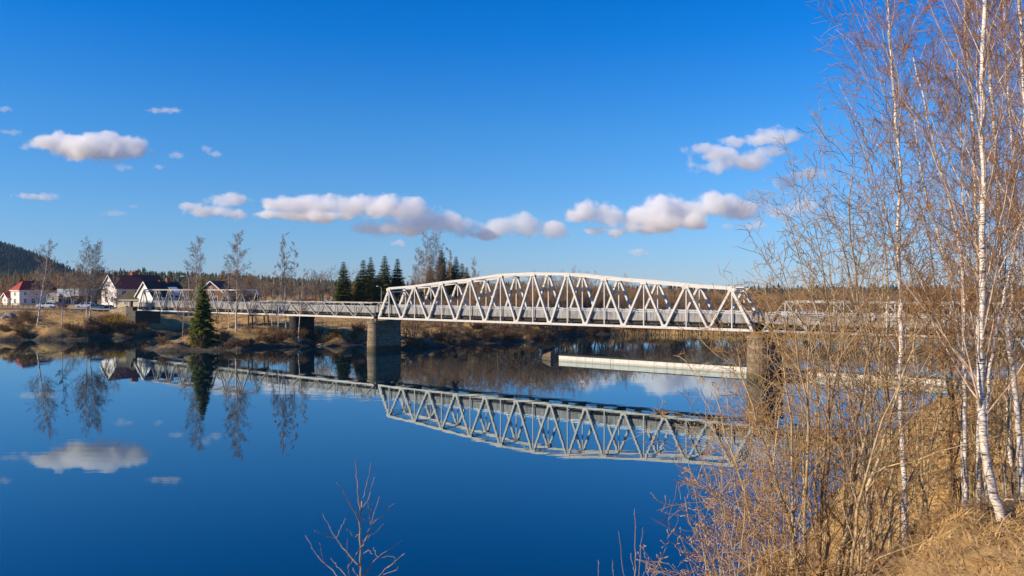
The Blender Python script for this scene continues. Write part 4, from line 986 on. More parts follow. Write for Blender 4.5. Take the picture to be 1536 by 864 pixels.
# white house with the steep dark roof behind the left span
hw = house('white_house', 'white house with a steep dark roof and bright gable behind the left truss span', 229, 192, AG, 7.6, 8.6, 4.2, 3.4, M['wall_white'], M['roof_dark'], chimneys=((-3.8,6.0,1.0,0.8),(-4.6,4.4,0.4,0.35)),
      wins_front=((4.0,5.2,0.8,1.2),(1.7,2.0,1.0,1.3),(5.4,2.2,1.0,1.3)), wins_side=((2.0,3.6,1.0,1.2),(4.4,3.6,1.0,1.2),(6.8,3.6,1.0,1.2),(2.0,1.2,1.0,1.2),(6.8,1.2,1.0,1.2)), group=GH)
q = MB(); q.add([(0.3,4.9,4.3),(0.3,7.2,4.3),(-1.2,4.9,5.9),(-1.2,7.2,5.9),(0.3,4.9,5.1),(0.3,7.2,5.1),(-1.9,4.9,6.4),(-1.9,7.2,6.4)], [(0,1,5,4),(0,4,6,2),(1,3,7,5),(4,5,7,6)]); q.build('dormer', M['fascia'], hw)
house('red_roofed_house', 'big white house with a dark red tiled roof right behind the low white annex', 174.5, 208, AG, 7.8, 8.5, 5.0, 3.3, M['wall_white'], M['roof_maroon'], chimneys=((-4.2,6.6,0.9,0.9),),
      wins_front=((3.9,6.0,0.8,1.1),(2.6,4.2,1.0,1.2),(2.6,2.0,1.1,1.5),(5.8,2.0,1.1,1.5)), wins_side=((2.0,3.6,1.0,1.2),(5.0,3.6,1.0,1.2)), group=GH)
house('white_house', 'dark-red-roofed wing with white gable at the right end of the big white house', 213, 215, AG+0.05, 7.0, 7.0, 5.0, 3.4, M['wall_white'], M['roof_maroon'], chimneys=((-5.6,1.6,1.3,0.9),), wins_front=((3.5,5.0,0.9,1.3),(2.2,2.2,0.9,1.3)), wins_side=((3.0,4.0,1.0,1.2),), group=GH)
an = house('low_annex', 'low white annex with a mossy brown lean-to roof in front of the dark red house', 208, 196, -0.08, 6.0, 5.5, 2.7, 2.3, M['wall_cream'], M['roof_moss'], kind='hip', wins_front=((2.6,2.0,0.5,0.9),(4.6,0.7,1.4,0.6),(3.0,0.7,0.9,0.6)), group=GH)
house('white_house', 'white house with a bright red hipped roof near the left edge', 29, 226, AG+0.1, 4.6, 7.4, 4.3, 2.7, M['wall_white'], M['roof_red'], kind='hip', wins_front=((2.3,3.2,0.7,0.9),(2.3,1.2,1.0,1.2)), wins_side=((1.6,3.3,0.6,0.9),(4.8,3.3,0.6,0.9),(1.6,1.2,0.7,1.2),(3.8,1.2,0.9,1.4),(5.6,1.2,0.7,1.2)), group=GH)
house('white_house', 'red-roofed wing with a white bargeboard behind the right end of the hipped roof', 62, 238, AG+0.5, 6.0, 7.0, 4.0, 3.0, M['wall_white'], M['roof_red'], wins_front=((3,3.2,0.8,1.0),), group=GH)
house('white_shed', 'small white shed with a pink-red gable roof cut by the left edge', 11, 228, AG, 3.4, 4, 2.3, 1.1, M['wall_white'], M['roof_red'], wins_front=((1.7,1.4,0.6,0.8),), group=GH)
house('grey_hall', 'long low grey hall with a flat brown-edged roof right of the red hipped roof', 90, 238, -0.12, 6.4, 8, 3.9, 0.2, M['wall_grey'], M['roof_orange'], kind='flat', wins_front=((1.6,1.8,0.9,1.1),(4.2,1.8,0.9,1.1)), group=GH)
shp = house('shop', 'flat-roofed shop with a pale blue fascia above a brown front', 118, 236, -0.10, 6.4, 9, 2.6, 0.2, M['wall_brown'], M['fascia'], kind='flat', wins_front=((3.2,1.1,1.6,1.7),(5.2,1.2,0.9,1.3)), door=(1.4,1.0,2.1), group=GH)
q = MB(); q.box((-3.2,4.5,3.75), 6.9, 9.5, 1.8); q.build('fascia', M['fascia'], shp)
q = MB(); q.box((-3.0,-0.5,2.45), 2.6, 0.9, 0.22); q.box((-4.2,-0.85,1.1), 0.16, 0.16, 2.5); q.box((-1.8,-0.85,1.1), 0.16, 0.16, 2.5); q.build('porch', M['trim'], shp)
house('brown_house', 'brown-roofed gable house right behind the young spruce', 334, 218, AG+0.5, 7.0, 7.5, 4.0, 2.9, M['wall_brown'], M['roof_maroon'], wins_front=((3.5,4.8,0.8,1.0),(2.2,2.2,1.0,1.2),(5.0,2.2,1.0,1.2)), wins_side=((2,2.6,0.9,1.2),(5,2.6,0.9,1.2)), group=GH)
house('long_barn', 'long low building with an orange-brown roof behind the low pony span', 487, 226, 0.04, 10.5, 7, 1.6, 1.2, M['wall_brown'], M['roof_orange'], kind='hip', group=GH, base_y=463)
house('grey_shed', 'small pale shed with a flat grey roof right of the orange-brown roof', 503, 228, 0.0, 3.2, 4, 2.2, 0.3, M['wall_grey'], M['fascia'], kind='flat', group=GH, base_y=463)

# ------------------------------------------------------------------ cars
def car(label, paint, x, Y, ang, loc=None, body='hatch', group='parked cars'):
    r = empty('parked_car' if loc is None else 'blue_car', (0,0,0), ang, label, 'car', group)
    if loc is None: put_at(r, x, Y, dz=0.06)
    else: r.location = loc
    lo = [(-2.05,0.35),(-2.1,0.62),(-2.02,0.88),(-1.2,0.95),(2.0,0.93),(2.12,0.72),(2.08,0.36)]
    top = [(-1.25,0.94),(-0.55,1.42),(0.9,1.47),(1.75,1.28),(2.0,0.92)] if body == 'hatch' else [(-1.0,0.94),(-0.35,1.40),(0.7,1.42),(1.35,0.94)]
    def ext(poly, w0, w1, mb):
        n = len(poly); zlo = min(p[1] for p in poly); zhi = max(p[1] for p in poly)
        def w(z): return w0+(w1-w0)*((z-zlo)/(zhi-zlo))
        vs = [(p[0],-w(p[1]),p[1]) for p in poly]+[(p[0],w(p[1]),p[1]) for p in poly]
        mb.add(vs, [tuple(range(n)), tuple(range(2*n-1,n-1,-1))]+[(i,n+i,n+(i+1)%n,(i+1)%n) for i in range(n)])
    q = MB(); ext(lo, 0.86, 0.80, q); bd = q.build('body', paint, r, bevel=0.05, smooth=False)
    q = MB(); ext(top, 0.78, 0.60, q); q.build('windows', M['glass'], r, bevel=0.03)
    q = MB(); tp = [p for p in top if p[1] > 1.2]; ext([(tp[0][0]-0.06,1.385)]+[(p[0],p[1]+0.025) for p in tp]+[(tp[-1][0]+0.02,tp[-1][1]-0.03)], 0.63, 0.585, q); q.build('roof', paint, r)
    q = MB()
    for s in (-1,1):
        for a, b in ((top[0],top[1]),(top[-2],top[-1])): q.bar((a[0],s*0.785,a[1]),(b[0],s*0.612,b[1]), 0.06, 0.07, (0,1,0))
        q.bar((0.15,s*0.79,0.94),(0.12,s*0.615,1.42), 0.05, 0.08, (0,1,0))
    q.build('window_frame', paint, r)
    for wx in (-1.3,1.32):
        for s in (-1,1):
            t = MB(); t.tube([(wx,s*0.68,0.32),(wx,s*0.885,0.32)], [0.32,0.32], 18); w = t.build('wheel', M['tyre'], r)
            t = MB(); t.tube([(wx,s*0.86,0.32),(wx,s*0.895,0.32)], [0.2,0.18], 14); t.build('rim', M['rim'], w)
    for s in (-1,1):
        t = MB(); t.box((-2.04,s*0.6,0.72), 0.14, 0.34, 0.15); t.build('headlight', M['lamp_glass'], r)
        t = MB(); t.box((2.04,s*0.64,0.78), 0.12, 0.24, 0.2); t.build('tail_light', M['red_lens'], r)
        t = MB(); t.box((-0.85,s*0.92,1.0), 0.14, 0.16, 0.12); t.build('mirror', paint, r)
    return r
cp = lambda n, c: plain(n, c, 0.35, 0.5, 0.0, 0.6)
car('white hatchback parked left of the leaning birch on the left bank', cp('white_car_paint',(0.75,0.75,0.76)), 70, 194, 0.1)
car('dark red car parked right of the leaning birch before the grey hall', cp('dark_red_paint',(0.09,0.015,0.015)), 88, 200, 0.05, body='saloon')
car('grey blue estate car parked between the paired birches and the house', cp('grey_blue_paint',(0.13,0.20,0.30)), 143, 187, 0.25)
car('dark car with pale bumper parked right of the grey blue estate car', cp('charcoal_paint',(0.06,0.065,0.075)), 161, 189, -0.1, body='saloon')
car('white car half hidden behind the trunks of the paired birches', cp('silver_white_paint',(0.66,0.67,0.68)), 128, 196, 0.1)
car('white car beyond the low pony span left of the tallest slender birch', cp('cream_car_paint',(0.72,0.71,0.68)), 391, 199, 0.15)
car('black car beyond the low pony span next to the slender birches', cp('black_car_paint',(0.02,0.02,0.022)), 437, 200, 0.1)
car('blue car driving on the bridge deck behind the parapet right of the arched span', cp('bright_blue_paint',(0.03,0.22,0.62)), 0, 0, BA, loc=bp(10.85, WB*0.5, ZD+0.005), group=None)
# ------------------------------------------------------------------ lamps, fences
def lamp(label, x, Y, ytop, arm):
    X = WX(x, Y); z = gz(X, Y); h = WZ(ytop, Y)-z
    r = empty('street_lamp', (X, Y, z), 0, label, 'street lamp', 'street lamps')
    q = MB(); q.tube([(0,0,-0.2),(0,0,h*0.6),(0,0,h)], [0.09,0.075,0.05], 10); p = q.build('pole', M['galv'], r)
    q = MB(); q.tube([(0,0,h-0.05),(arm*0.5,0,h+0.22),(arm,0,h+0.28)], [0.05,0.045,0.04], 8); q.build('arm', M['galv'], r)
    q = MB(); q.box((arm*1.25,0,h+0.28), abs(arm)*0.6, 0.28, 0.16); hd = q.build('lamp_head', M['trim'], r, bevel=0.03)
    q = MB(); q.box((arm*1.25,0,h+0.185), abs(arm)*0.45, 0.2, 0.04); q.build('lens', M['lamp_glass'], hd)
lamp('street lamp on a thin pole between the dark spruces just left of the arched span', 572, 192, 431, -0.8)
lamp('street lamp reaching left above the flat-topped truss behind the young spruce', 283, 190, 416, -1.2)
fr = empty('wooden_fence', (WX(30,200), 200, gz(WX(30,200),200)), 0, 'low grey post and rail fence by the road before the red hipped roof', 'fence')
px_ = [WX(-4,198)+k*1.25 for k in range(10)]; zz = gzn(px_, [198+0.05*k for k in range(10)])
for k, (X, z) in enumerate(zip(px_, zz)):
    q = MB(); q.box((X-fr.location.x, 198-200+0.05*k, z-fr.location.z+0.5), 0.14, 0.14, 1.3); q.build('fence_post', M['wood'], fr)
for hh in (0.45, 0.95):
    q = MB(); q.bar((px_[0]-fr.location.x,-2.1,zz[0]-fr.location.z+hh), (px_[-1]-fr.location.x,-1.65,zz[-1]-fr.location.z+hh), 0.06, 0.16, (0,1,0)); q.build('fence_rail', M['wood'], fr)
gr = empty('guard_rail', (WX(120,186), 186, gz(WX(120,186),186)), 0, 'pale steel guard rail along the road between the leaning birch and the dark car', 'guard rail')
xs_ = np.linspace(WX(104,186), WX(172,186), 9); z9 = gzn(xs_, np.full(9,186.0))
for X, z in zip(xs_, z9):
    q = MB(); q.box((X-gr.location.x, 0.09, z-gr.location.z+0.3), 0.1, 0.09, 0.9); q.build('rail_post', M['galv'], gr)
q = MB()
for k in range(8): q.bar((xs_[k]-gr.location.x,0,z9[k]-gr.location.z+0.58),(xs_[k+1]-gr.location.x,0,z9[k+1]-gr.location.z+0.58), 0.06, 0.3, (0,1,0))
q.build('rail', M['galv'], gr)
# ------------------------------------------------------------------ near bank: birches
def ground_hit(x, y, lo=3.0, hi=60.0):
    Y = np.arange(lo, hi, 0.1); k = np.nonzero(height(WX(x, Y), Y) >= H-(y-HY)/F*Y)[0]
    return float(Y[k[0]]) if len(k) else hi
def smooth_path(pts, per=6):
    P = [Vector(p) for p in pts]; P = [P[0]*2-P[1]]+P+[P[-1]*2-P[-2]]; out = []
    for i in range(1, len(P)-2):
        for k in range(per):
            t = k/per; a, b, c, d = P[i-1], P[i], P[i+1], P[i+2]
            out.append(0.5*((2*b)+(c-a)*t+(2*a-5*b+4*c-d)*t*t+(3*b-a-3*c+d)*t**3))
    out.append(P[-2]); return out
BN = dict(seg=[12,9,6,4], wob=[0.02,0.07,0.12,0.14], trop=[0.03,0.035,0.02,-0.01], nch=[34,8.5,5.5,0], start=[0.2,0.12,0.12,0], ang=[(16,36),(25,50),(25,55),(20,50)],
          lr=[0.24,0.46,0.5,0.4], fall=[0.6,0.5,0.4,0.5], rr=[0.34,0.45,0.5,0.6], rmin=0.0026, max=3, tip=0.12)
def near_birch(px, Y, dY, r0, r1, nb, seed, label, t0=0.2, lmax=2.2, group='birches on the near bank', P=None, bark=None):
    rng = random.Random(seed); n = len(px)
    pts = [W(x, y, Y+dY*i/(n-1)) for i, (x, y) in enumerate(px)]
    b = pts[0]; g = gz(b.x, b.y)
    if b.z > g-0.05: pts.insert(0, Vector((b.x+(b.x-pts[1].x)*0.15, b.y, g-0.15)))
    sp = smooth_path(pts, 6); m = len(sp)-1
    for i in range(1, m): sp[i] = sp[i]+Vector((rng.gauss(0,0.006), rng.gauss(0,0.006), 0))
    rad = [r0+(r1-r0)*(i/m)**0.8 for i in range(m+1)]; rad[0] *= 1.25
    out = newout(); pl = [tuple(p) for p in sp]; dirs = [nrm(tuple(sp[min(i+1,m)]-sp[max(i-1,0)])) for i in range(m+1)]
    Q = dict(P or BN)
    spawn(out, rng, pl, dirs, 6, r0, 0, Q, rad, t0=t0, count=nb, lens=lambda t: lmax*(0.45+1.1*t)*(1.35-t)*1.05)
    org = Vector(sp[0])
    sh = lambda ls: [([(p[0]-org.x, p[1]-org.y, p[2]-org.z) for p in l], r) for l, r in ls]
    root = empty('birch_tree', org, 0, label, 'birch tree', group)
    link('trunk', tube_mesh('near_birch_trunk', [(sh([(pl, rad)]), 12, bark or M['birch'])]), root)
    link('limbs', tube_mesh('near_birch_limbs', [(sh(out[1]), 5, M['birch_limb'])]), root)
    link('crown', tube_mesh('near_birch_crown', [(sh(out[2]+out[3]), 3, M['birch_twig'])]), root)
    return root
Yb = ground_hit(1505, 784)
near_birch([(1507,790),(1498,762),(1484,715),(1474,640),(1470,560),(1473,440),(1475,300),(1474,150),(1476,0),(1478,-160),(1474,-330)], Yb, -0.3, 0.054, 0.012, 44, 1, 'thickest near birch with a bright white trunk curving out of the grass at its foot', t0=0.3, lmax=2.0)
near_birch([(1358,790),(1353,640),(1351,540),(1351,440),(1348,340),(1350,250),(1342,160),(1336,80),(1331,0),(1326,-60)], 10, 0.2, 0.040, 0.007, 40, 2, 'slim white birch standing alone against the sky left of the other near birches', t0=0.30, lmax=1.9)
near_birch([(1534,760),(1529,660),(1513,500),(1503,400),(1494,250),(1487,140),(1481,40),(1478,-80),(1470,-220)], 11, 0.2, 0.05, 0.01, 34, 3, 'pale birch rising close behind the thickest near birch from the right edge', t0=0.3, lmax=2.0)
near_birch([(1468,700),(1467,560),(1466,430),(1463,300),(1459,180),(1449,60),(1443,-40),(1440,-140)], 11.5, 0.2, 0.034, 0.008, 30, 4, 'thin straight pale stem just left of the thickest near birch', t0=0.32, lmax=1.7)
near_birch([(1450,800),(1447,640),(1446,520),(1443,400),(1424,300),(1400,215),(1383,140),(1370,85)], 11, 0.3, 0.034, 0.007, 26, 5, 'thin birch stem leaning left whose tip ends in the open sky', t0=0.3, lmax=1.5)
near_birch([(1446,760),(1440,600),(1434,470),(1412,370),(1389,290),(1377,225),(1368,160)], 12.5, 0.3, 0.032, 0.007, 24, 6, 'lower thin birch stem leaning left below the other leaning stem', t0=0.3, lmax=1.5)
near_birch([(1452,740),(1448,560),(1446,420),(1444,280),(1440,180),(1436,90)], 13, 0.2, 0.03, 0.007, 24, 7, 'thin upright birch stem between the leaning stems and the thickest birch', t0=0.3, lmax=1.6)
near_birch([(1480,720),(1482,600),(1490,520),(1512,420),(1530,330),(1548,230),(1560,100)], 10.5, 0.2, 0.028, 0.008, 24, 8, 'slender birch stem leaning right out of the picture across the thickest trunk', t0=0.25, lmax=1.6)
near_birch([(1560,800),(1552,600),(1545,420),(1541,250),(1534,100),(1528,-40),(1524,-160)], 9.5, 0.2, 0.04, 0.01, 40, 9, 'birch at the right edge whose dense reddish twigs fill the corner', t0=0.2, lmax=2.1)
near_birch([(1600,800),(1580,560),(1566,360),(1556,200),(1548,40),(1545,-120)], 14, 0.2, 0.04, 0.01, 46, 10, 'farther birch behind the right edge with a brown veil of twigs', t0=0.12, lmax=2.4)
near_birch([(1520,745),(1512,620),(1516,480),(1522,380),(1520,260),(1512,140),(1506,20),(1500,-80)], 16, 0.3, 0.04, 0.01, 46, 11, 'back birch with a dense brown crown behind the two thickest trunks', t0=0.1, lmax=2.5)
# ------------------------------------------------------------------ near bank: willows
WN = dict(seg=[12,8,6,4], wob=[0.03,0.14,0.20,0.24], trop=[0.0,0.025,0.015,0.0], nch=[12,5.2,2.4,0], start=[0.2,0.12,0.15,0], ang=[(22,58),(28,62),(28,65),(20,50)],
          lr=[0.36,0.46,0.5,0.4], fall=[0.45,0.4,0.4,0.5], rr=[0.5,0.52,0.55,0.6], rmin=0.0028, max=3, tip=0.15)
def willow(x, Y, tips, r0, seed, label, P=None, stem_m=None, twig_m=None, nb=12, spread=0.5, buds=False, bulge=0.12, dYs=1.2, name='willow_shrub', cat='willow shrub', group='leafless willows on the near bank', lr=0.36):
    rng = random.Random(seed); X = WX(x, Y); g = gz(X, Y); org = Vector((X, Y, g)); out = newout()
    Q = dict(P or WN); k_ = Y/9.0; Q['rmin'] = 0.0028*max(0.8, min(k_, 1.5))
    if Y < 13.5 and not buds: tips = tips[:5]
    for i, (tx, ty) in enumerate(tips):
        a = org+Vector((rng.uniform(-.14,.14)*k_*0.8, rng.uniform(-.15,.15)*k_*0.8, -0.1)); b = W(tx, ty, Y+rng.uniform(-dYs, dYs))
        L = (b-a).length; n = 13; pl = []
        h = Vector(((b-a).x, (b-a).y, 0))
        ph = rng.uniform(0, 6.28); am = L*0.017
        for k in range(n+1):
            t = k/n; p = a+(b-a)*t; p = p-h*bulge*math.sin(PI*t)+Vector((0,0,L*bulge*0.55*math.sin(PI*t)))
            p += Vector((math.sin(7*t+ph)*am, math.cos(5*t+ph)*am, 0.4*math.sin(6*t+2*ph)*am))*min(1, t*4)+Vector((rng.gauss(0,0.004), rng.gauss(0,0.004), 0))*L
            pl.append(tuple(p))
        rr = r0*rng.uniform(0.6,1.1); rad = [max(rr*(1-0.88*(k/n)), Q['rmin']) for k in range(n+1)]
        dirs = [nrm(tuple(Vector(pl[min(k+1,n)])-Vector(pl[max(k-1,0)]))) for k in range(n+1)]
        out[0].append((pl, rad))
        spawn(out, rng, pl, dirs, L, rr, 0, Q, rad, t0=0.13, count=max(6,int(nb*((0.75 if buds else 1.1) if Y < 14.5 else 0.5))), lens=lambda t: L*lr*(1.12-0.7*t))
    sh = lambda ls: [([(p[0]-org.x, p[1]-org.y, p[2]-org.z) for p in l], r) for l, r in ls]
    root = empty(name, org, 0, label, cat, group)
    link('stems', tube_mesh(name+'_stems', [(sh(out[0]), 9, stem_m or M['willow']), (sh(out[1]), 5, stem_m or M['willow'])]), root)
    link('crown', tube_mesh(name+'_twigs', [(sh(out[2]+out[3]), 3, twig_m or M['willow_twig'])]), root)
    if buds:
        bl_ = []
        for l, r in out[3]+out[2]:
            for q in ((len(l)-1,) if rng.random() < 0.5 else (len(l)-1, len(l)-2)):
                a = Vector(l[q]); d = (Vector(l[q])-Vector(l[q-1])).normalized(); s = rng.uniform(0.012,0.022)
                bl_.append(([tuple(a-d*s*0.2), tuple(a+d*s*0.4), tuple(a+d*s)], [0.002, 0.0062, 0.0012]))
        link('catkins', tube_mesh(name+'_catkins', [(sh(bl_), 5, M['catkin'])]), root)
    return root
M['catkin'] = plain('catkin_buds', (0.46,0.30,0.15), 0.7)
WLW = [
 (1100,8.0,[(1022,694),(1030,742),(1022,800),(1030,850),(1052,650),(1068,600),(1050,760),(1090,590),(1120,640),(1150,690),(1075,700)],0.013,'fine budded willow spreading over the water at the left end of the thicket',True,9,0.28),
 (1150,7.4,[(1052,800),(1074,750),(1090,700),(1130,660),(1170,690),(1200,740),(1046,850),(1116,780)],0.012,'low budded willow at the bottom edge in front of the left end of the thicket',True,9,0.28),
 (1218,8.6,[(1108,520),(1150,440),(1060,575),(1185,380),(1205,470),(1165,560),(1240,400),(1095,600)],0.040,'stout pale-stemmed willow forking just above the bottom edge below the stone pier',False,12,0.36),
 (1247,9.0,[(1262,400),(1292,350),(1228,330),(1322,470),(1205,420),(1275,520),(1190,520)],0.032,'upright thick-stemmed willow close right of the stout forking one',False,12,0.34),
 (1268,8.2,[(1402,520),(1385,450),(1425,600),(1350,560),(1330,480),(1300,600)],0.030,'willow leaning right whose bent stem crosses the middle of the thicket',False,12,0.36),
 (1322,11,[(1150,370),(1162,300),(1195,262),(1235,225),(1275,205),(1140,430),(1215,330),(1255,290)],0.030,'tall willow reaching far left into the sky above the stone pier',False,14,0.34),
 (1345,12.5,[(1300,215),(1325,270),(1282,330),(1370,330),(1310,400),(1250,420)],0.028,'tall upright willow beneath the lone slim birch',False,12,0.33),
 (1436,12.6,[(1422,350),(1440,430),(1398,390),(1375,300),(1460,480),(1410,520)],0.036,'dark-footed willow on the brown slope left of the thickest birch',False,11,0.33),
 (1470,11.8,[(1478,560),(1502,470),(1440,520),(1532,430),(1455,620)],0.026,'slim willow on the grass edge just left of the birch foot',False,10,0.33),
 (1516,11.5,[(1530,420),(1500,360),(1556,350),(1485,470),(1545,500),(1540,280)],0.026,'willow behind the birch foot at the right edge',False,12,0.36),
 (1385,10.5,[(1360,480),(1400,440),(1340,560),(1420,540),(1380,620),(1450,600)],0.020,'bushy willow in the middle of the slope between the leaning willow and the dark-footed one',False,11,0.36),
 (1160,15,[(1105,520),(1140,490),(1175,480),(1085,580),(1205,500),(1120,610),(1190,580)],0.024,'middle-distance willow right before the stone pier',False,12,0.36),
 (1235,17,[(1180,480),(1220,450),(1260,460),(1300,490),(1160,550),(1245,540)],0.026,'middle-distance willow right of the stone pier, below the truss span',False,12,0.36),
 (1310,19,[(1265,470),(1310,440),(1350,460),(1390,490),(1250,560),(1330,540)],0.028,'middle-distance willow behind the lone slim birch',False,12,0.36),
 (1395,22,[(1350,470),(1390,440),(1430,450),(1460,500),(1340,560),(1410,540)],0.030,'farther willow low on the shore behind the dark-footed one',False,12,0.36),
 (1480,24,[(1440,450),(1480,420),(1520,430),(1550,480),(1430,540),(1500,520)],0.032,'farther willow low on the shore behind the thickest birch',False,12,0.36),
 (1190,11,[(1130,620),(1160,590),(1195,600),(1225,640),(1110,680),(1180,690)],0.016,'small twiggy willow between the fine budded one and the stout one',False,11,0.38),
]
for i, (x, Y, tips, r0, lab, bud, nb, lr_) in enumerate(WLW):
    willow(x, Y, tips, r0, 500+i, lab, buds=bud, nb=nb, lr=lr_, stem_m=M[('willow','willow_grey','willow','willow_brown')[i%4]], twig_m=M[('willow_twig','twig_red','willow_twig','twig_dull')[(i+i//4)%4]])
# dense brambly tangle hugging the right pier
pb_ = bp(10.03, -1.6, 0)
# ------------------------------------------------------------------ saplings at the bottom edge, drawn branch by branch
def sapling(name, label, Y, branches, base, r0, seed):
    rng = random.Random(seed); org = W(base[0], base[1], Y); org.z = gz(org.x, org.y)
    lines = []; tw = []
    for k, (px, rr) in enumerate(branches):
        dy = 0 if k == 0 else rng.uniform(-0.35,0.35); n = len(px)
        pts = [W(x, y, Y+dy*i/max(1,n-1)) for i, (x, y) in enumerate(px)]
        if k == 0: pts.insert(0, org-Vector((0,0,0.05)))
        sp = smooth_path(pts, 5); m = len(sp)-1
        for q in range(1, m): sp[q] = sp[q]+Vector((rng.gauss(0,0.0035), rng.gauss(0,0.0035), rng.gauss(0,0.0035)))
        rad = [max(rr*(1-0.75*q/m), 0.0022) for q in range(m+1)]
        for q in range(2, m, 2): rad[q] *= 1.18
        (lines if k == 0 else tw).append(([tuple(p-org) for p in sp], rad))
        for q in range(2, m+1, 2):         # buds
            a = sp[q]-org; d = (sp[q]-sp[q-1]).normalized(); e = Vector(perp(tuple(d), rng)); d2 = (d+e*0.7).normalized(); s = 0.014
            tw.append(([tuple(a), tuple(a+d2*s*0.5), tuple(a+d2*s)], [0.002,0.0042,0.001]))
    r = empty(name, org, 0, label, 'sapling', 'saplings at the bottom edge')
    link('stem', tube_mesh(name+'_stem', [(lines, 8, M['sapling'])]), r); link('crown', tube_mesh(name+'_twigs', [(tw, 5, M['sapling'])]), r)
sapling('sapling', 'leafless sapling with many upright twigs standing alone before the blue water at the bottom edge', 7.0, [
 ([(540,960),(541,900),(541,850),(540,800),(540,766),(537,730),(533,690)],0.0125),
 ([(540,766),(548,735),(556,696)],0.006),([(542,768),(553,745),(561,717)],0.005),([(540,783),(522,750),(506,725)],0.006),
 ([(542,822),(548,810),(556,787),(569,745)],0.0065),([(556,787),(554,772),(552,755)],0.004),([(556,787),(573,774),(589,757)],0.0045),
 ([(541,812),(558,803),(574,787)],0.005),([(540,850),(520,828),(503,806),(484,770)],0.007),([(504,808),(511,794),(518,779)],0.004),([(502,807),(488,803),(473,796)],0.0035),
 ([(541,885),(526,866),(522,848),(521,808)],0.005),([(541,868),(556,848),(567,836),(603,810)],0.007),([(566,837),(563,829),(560,822)],0.003),
 ([(541,905),(568,864),(590,845),(607,830)],0.006),([(541,895),(519,863),(507,850),(496,837)],0.005),([(541,912),(504,862),(478,836),(458,803)],0.006),([(490,849),(484,838),(480,816)],0.004),
 ([(522,850),(528,842),(538,823)],0.004),([(541,800),(531,805),(521,795)],0.0035),([(543,782),(552,772),(559,757)],0.0035),([(567,836),(590,835),(592,844)],0.003),([(545,830),(553,826),(557,831)],0.003),([(575,862),(594,855),(597,850)],0.003),([(541,870),(532,858),(530,852)],0.003)],(540,960),0.012,1)
sapling('sapling', 'cluster of thin upright shoots at the bottom edge just left of the willow thicket', 6.3, [
 ([(955,960),(955,900),(954,862),(953,810),(952,763)],0.008),([(955,930),(944,890),(935,858),(928,797)],0.006),([(955,905),(958,870),(960,845),(964,791)],0.006),([(955,915),(972,880),(985,852),(1001,819)],0.0055),
 ([(957,900),(972,865),(970,845),(967,828)],0.004),([(955,940),(930,900),(920,868),(919,840)],0.005),([(955,950),(915,905),(899,870),(897,840)],0.005),([(954,868),(949,850),(946,832)],0.003),([(954,880),(964,866),(973,838)],0.0035)],(955,960),0.008,2)
# ------------------------------------------------------------------ dry grass of the near bank (uncountable)
r_ = np.random.RandomState(21)
gx = np.concatenate([r_.uniform(0.5, 7, 60000), r_.uniform(1, 16, 60000)]); gy = np.concatenate([r_.uniform(2.6, 13, 60000), r_.uniform(6, 34, 60000)]); g_z = height(gx, gy)
keep = (g_z > 0.4) & (gx/gy > 0.2)
gx, gy, g_z = gx[keep], gy[keep], g_z[keep]
n = len(gx); a = r_.uniform(0, 2*PI, n); 
# matted straw: blades bent over in locally common directions
fld = np.sin(gx*1.3+1.7*np.sin(gy*0.9))*1.6+np.cos(gy*1.1+gx*0.4)*1.2+r_.normal(0,0.9,n)
ln = r_.uniform(0.14,0.42,n); w = r_.uniform(0.0022,0.0045,n)*np.clip(gy/7,1,3.0); hh = ln*r_.uniform(0.04,0.34,n)
dx, dy = np.cos(fld), np.sin(fld); sx, sy = -dy, dx
Vg = []
for (t, hz, k) in ((0.0,-0.02,1.0),(0.35,0.75,0.9),(0.7,1.0,0.7),(1.0,0.62,0.1)):
    for s in (-1,1): Vg.append(np.stack([gx+dx*ln*t*0.9+sx*w*k*s, gy+dy*ln*t*0.9+sy*w*k*s, g_z+hh*hz+0.004], -1))
Vg = np.stack(Vg, 1).reshape(-1,3); b8 = np.arange(n)[:,None]*8
Qg = np.concatenate([b8+np.array([[0,1,3,2]]), b8+np.array([[2,3,5,4]]), b8+np.array([[4,5,7,6]])])
o = link('dry_grass', np_mesh('dry_grass', Vg, Qg, M['grass'], smooth=False)); tag(o, 'matted dry straw covering the near bank under the birches and willows', 'grass', kind='stuff')
# dead leaves lying in the straw (uncountable)
k = r_.choice(len(gx), 5200, replace=False); lx, ly, lz = gx[k], gy[k], g_z[k]+r_.uniform(0.01,0.09,len(k)); nl = len(k)
a1 = r_.uniform(0,2*PI,nl); tl = r_.uniform(-0.7,0.7,nl); sz = r_.uniform(0.012,0.028,nl)*np.clip(ly/8,1,2)
ux, uy, uz = np.cos(a1)*np.cos(tl), np.sin(a1)*np.cos(tl), np.sin(tl); vx, vy = -np.sin(a1)*0.6, np.cos(a1)*0.6
Vl = np.stack([np.stack([lx+ux*sz*p+vx*sz*q, ly+uy*sz*p+vy*sz*q, lz+uz*sz*p+abs(q)*sz*0.3], -1) for p, q in ((-1,0),(0,-0.8),(1,0),(0,0.8))], 1).reshape(-1,3)
o = link('leaf_litter', np_mesh('leaf_litter', Vl, np.arange(nl)[:,None]*4+np.array([[0,1,2,3]]), M['litter'], smooth=False)); tag(o, 'dead brown leaves scattered through the straw of the near bank', 'leaf litter', kind='stuff')
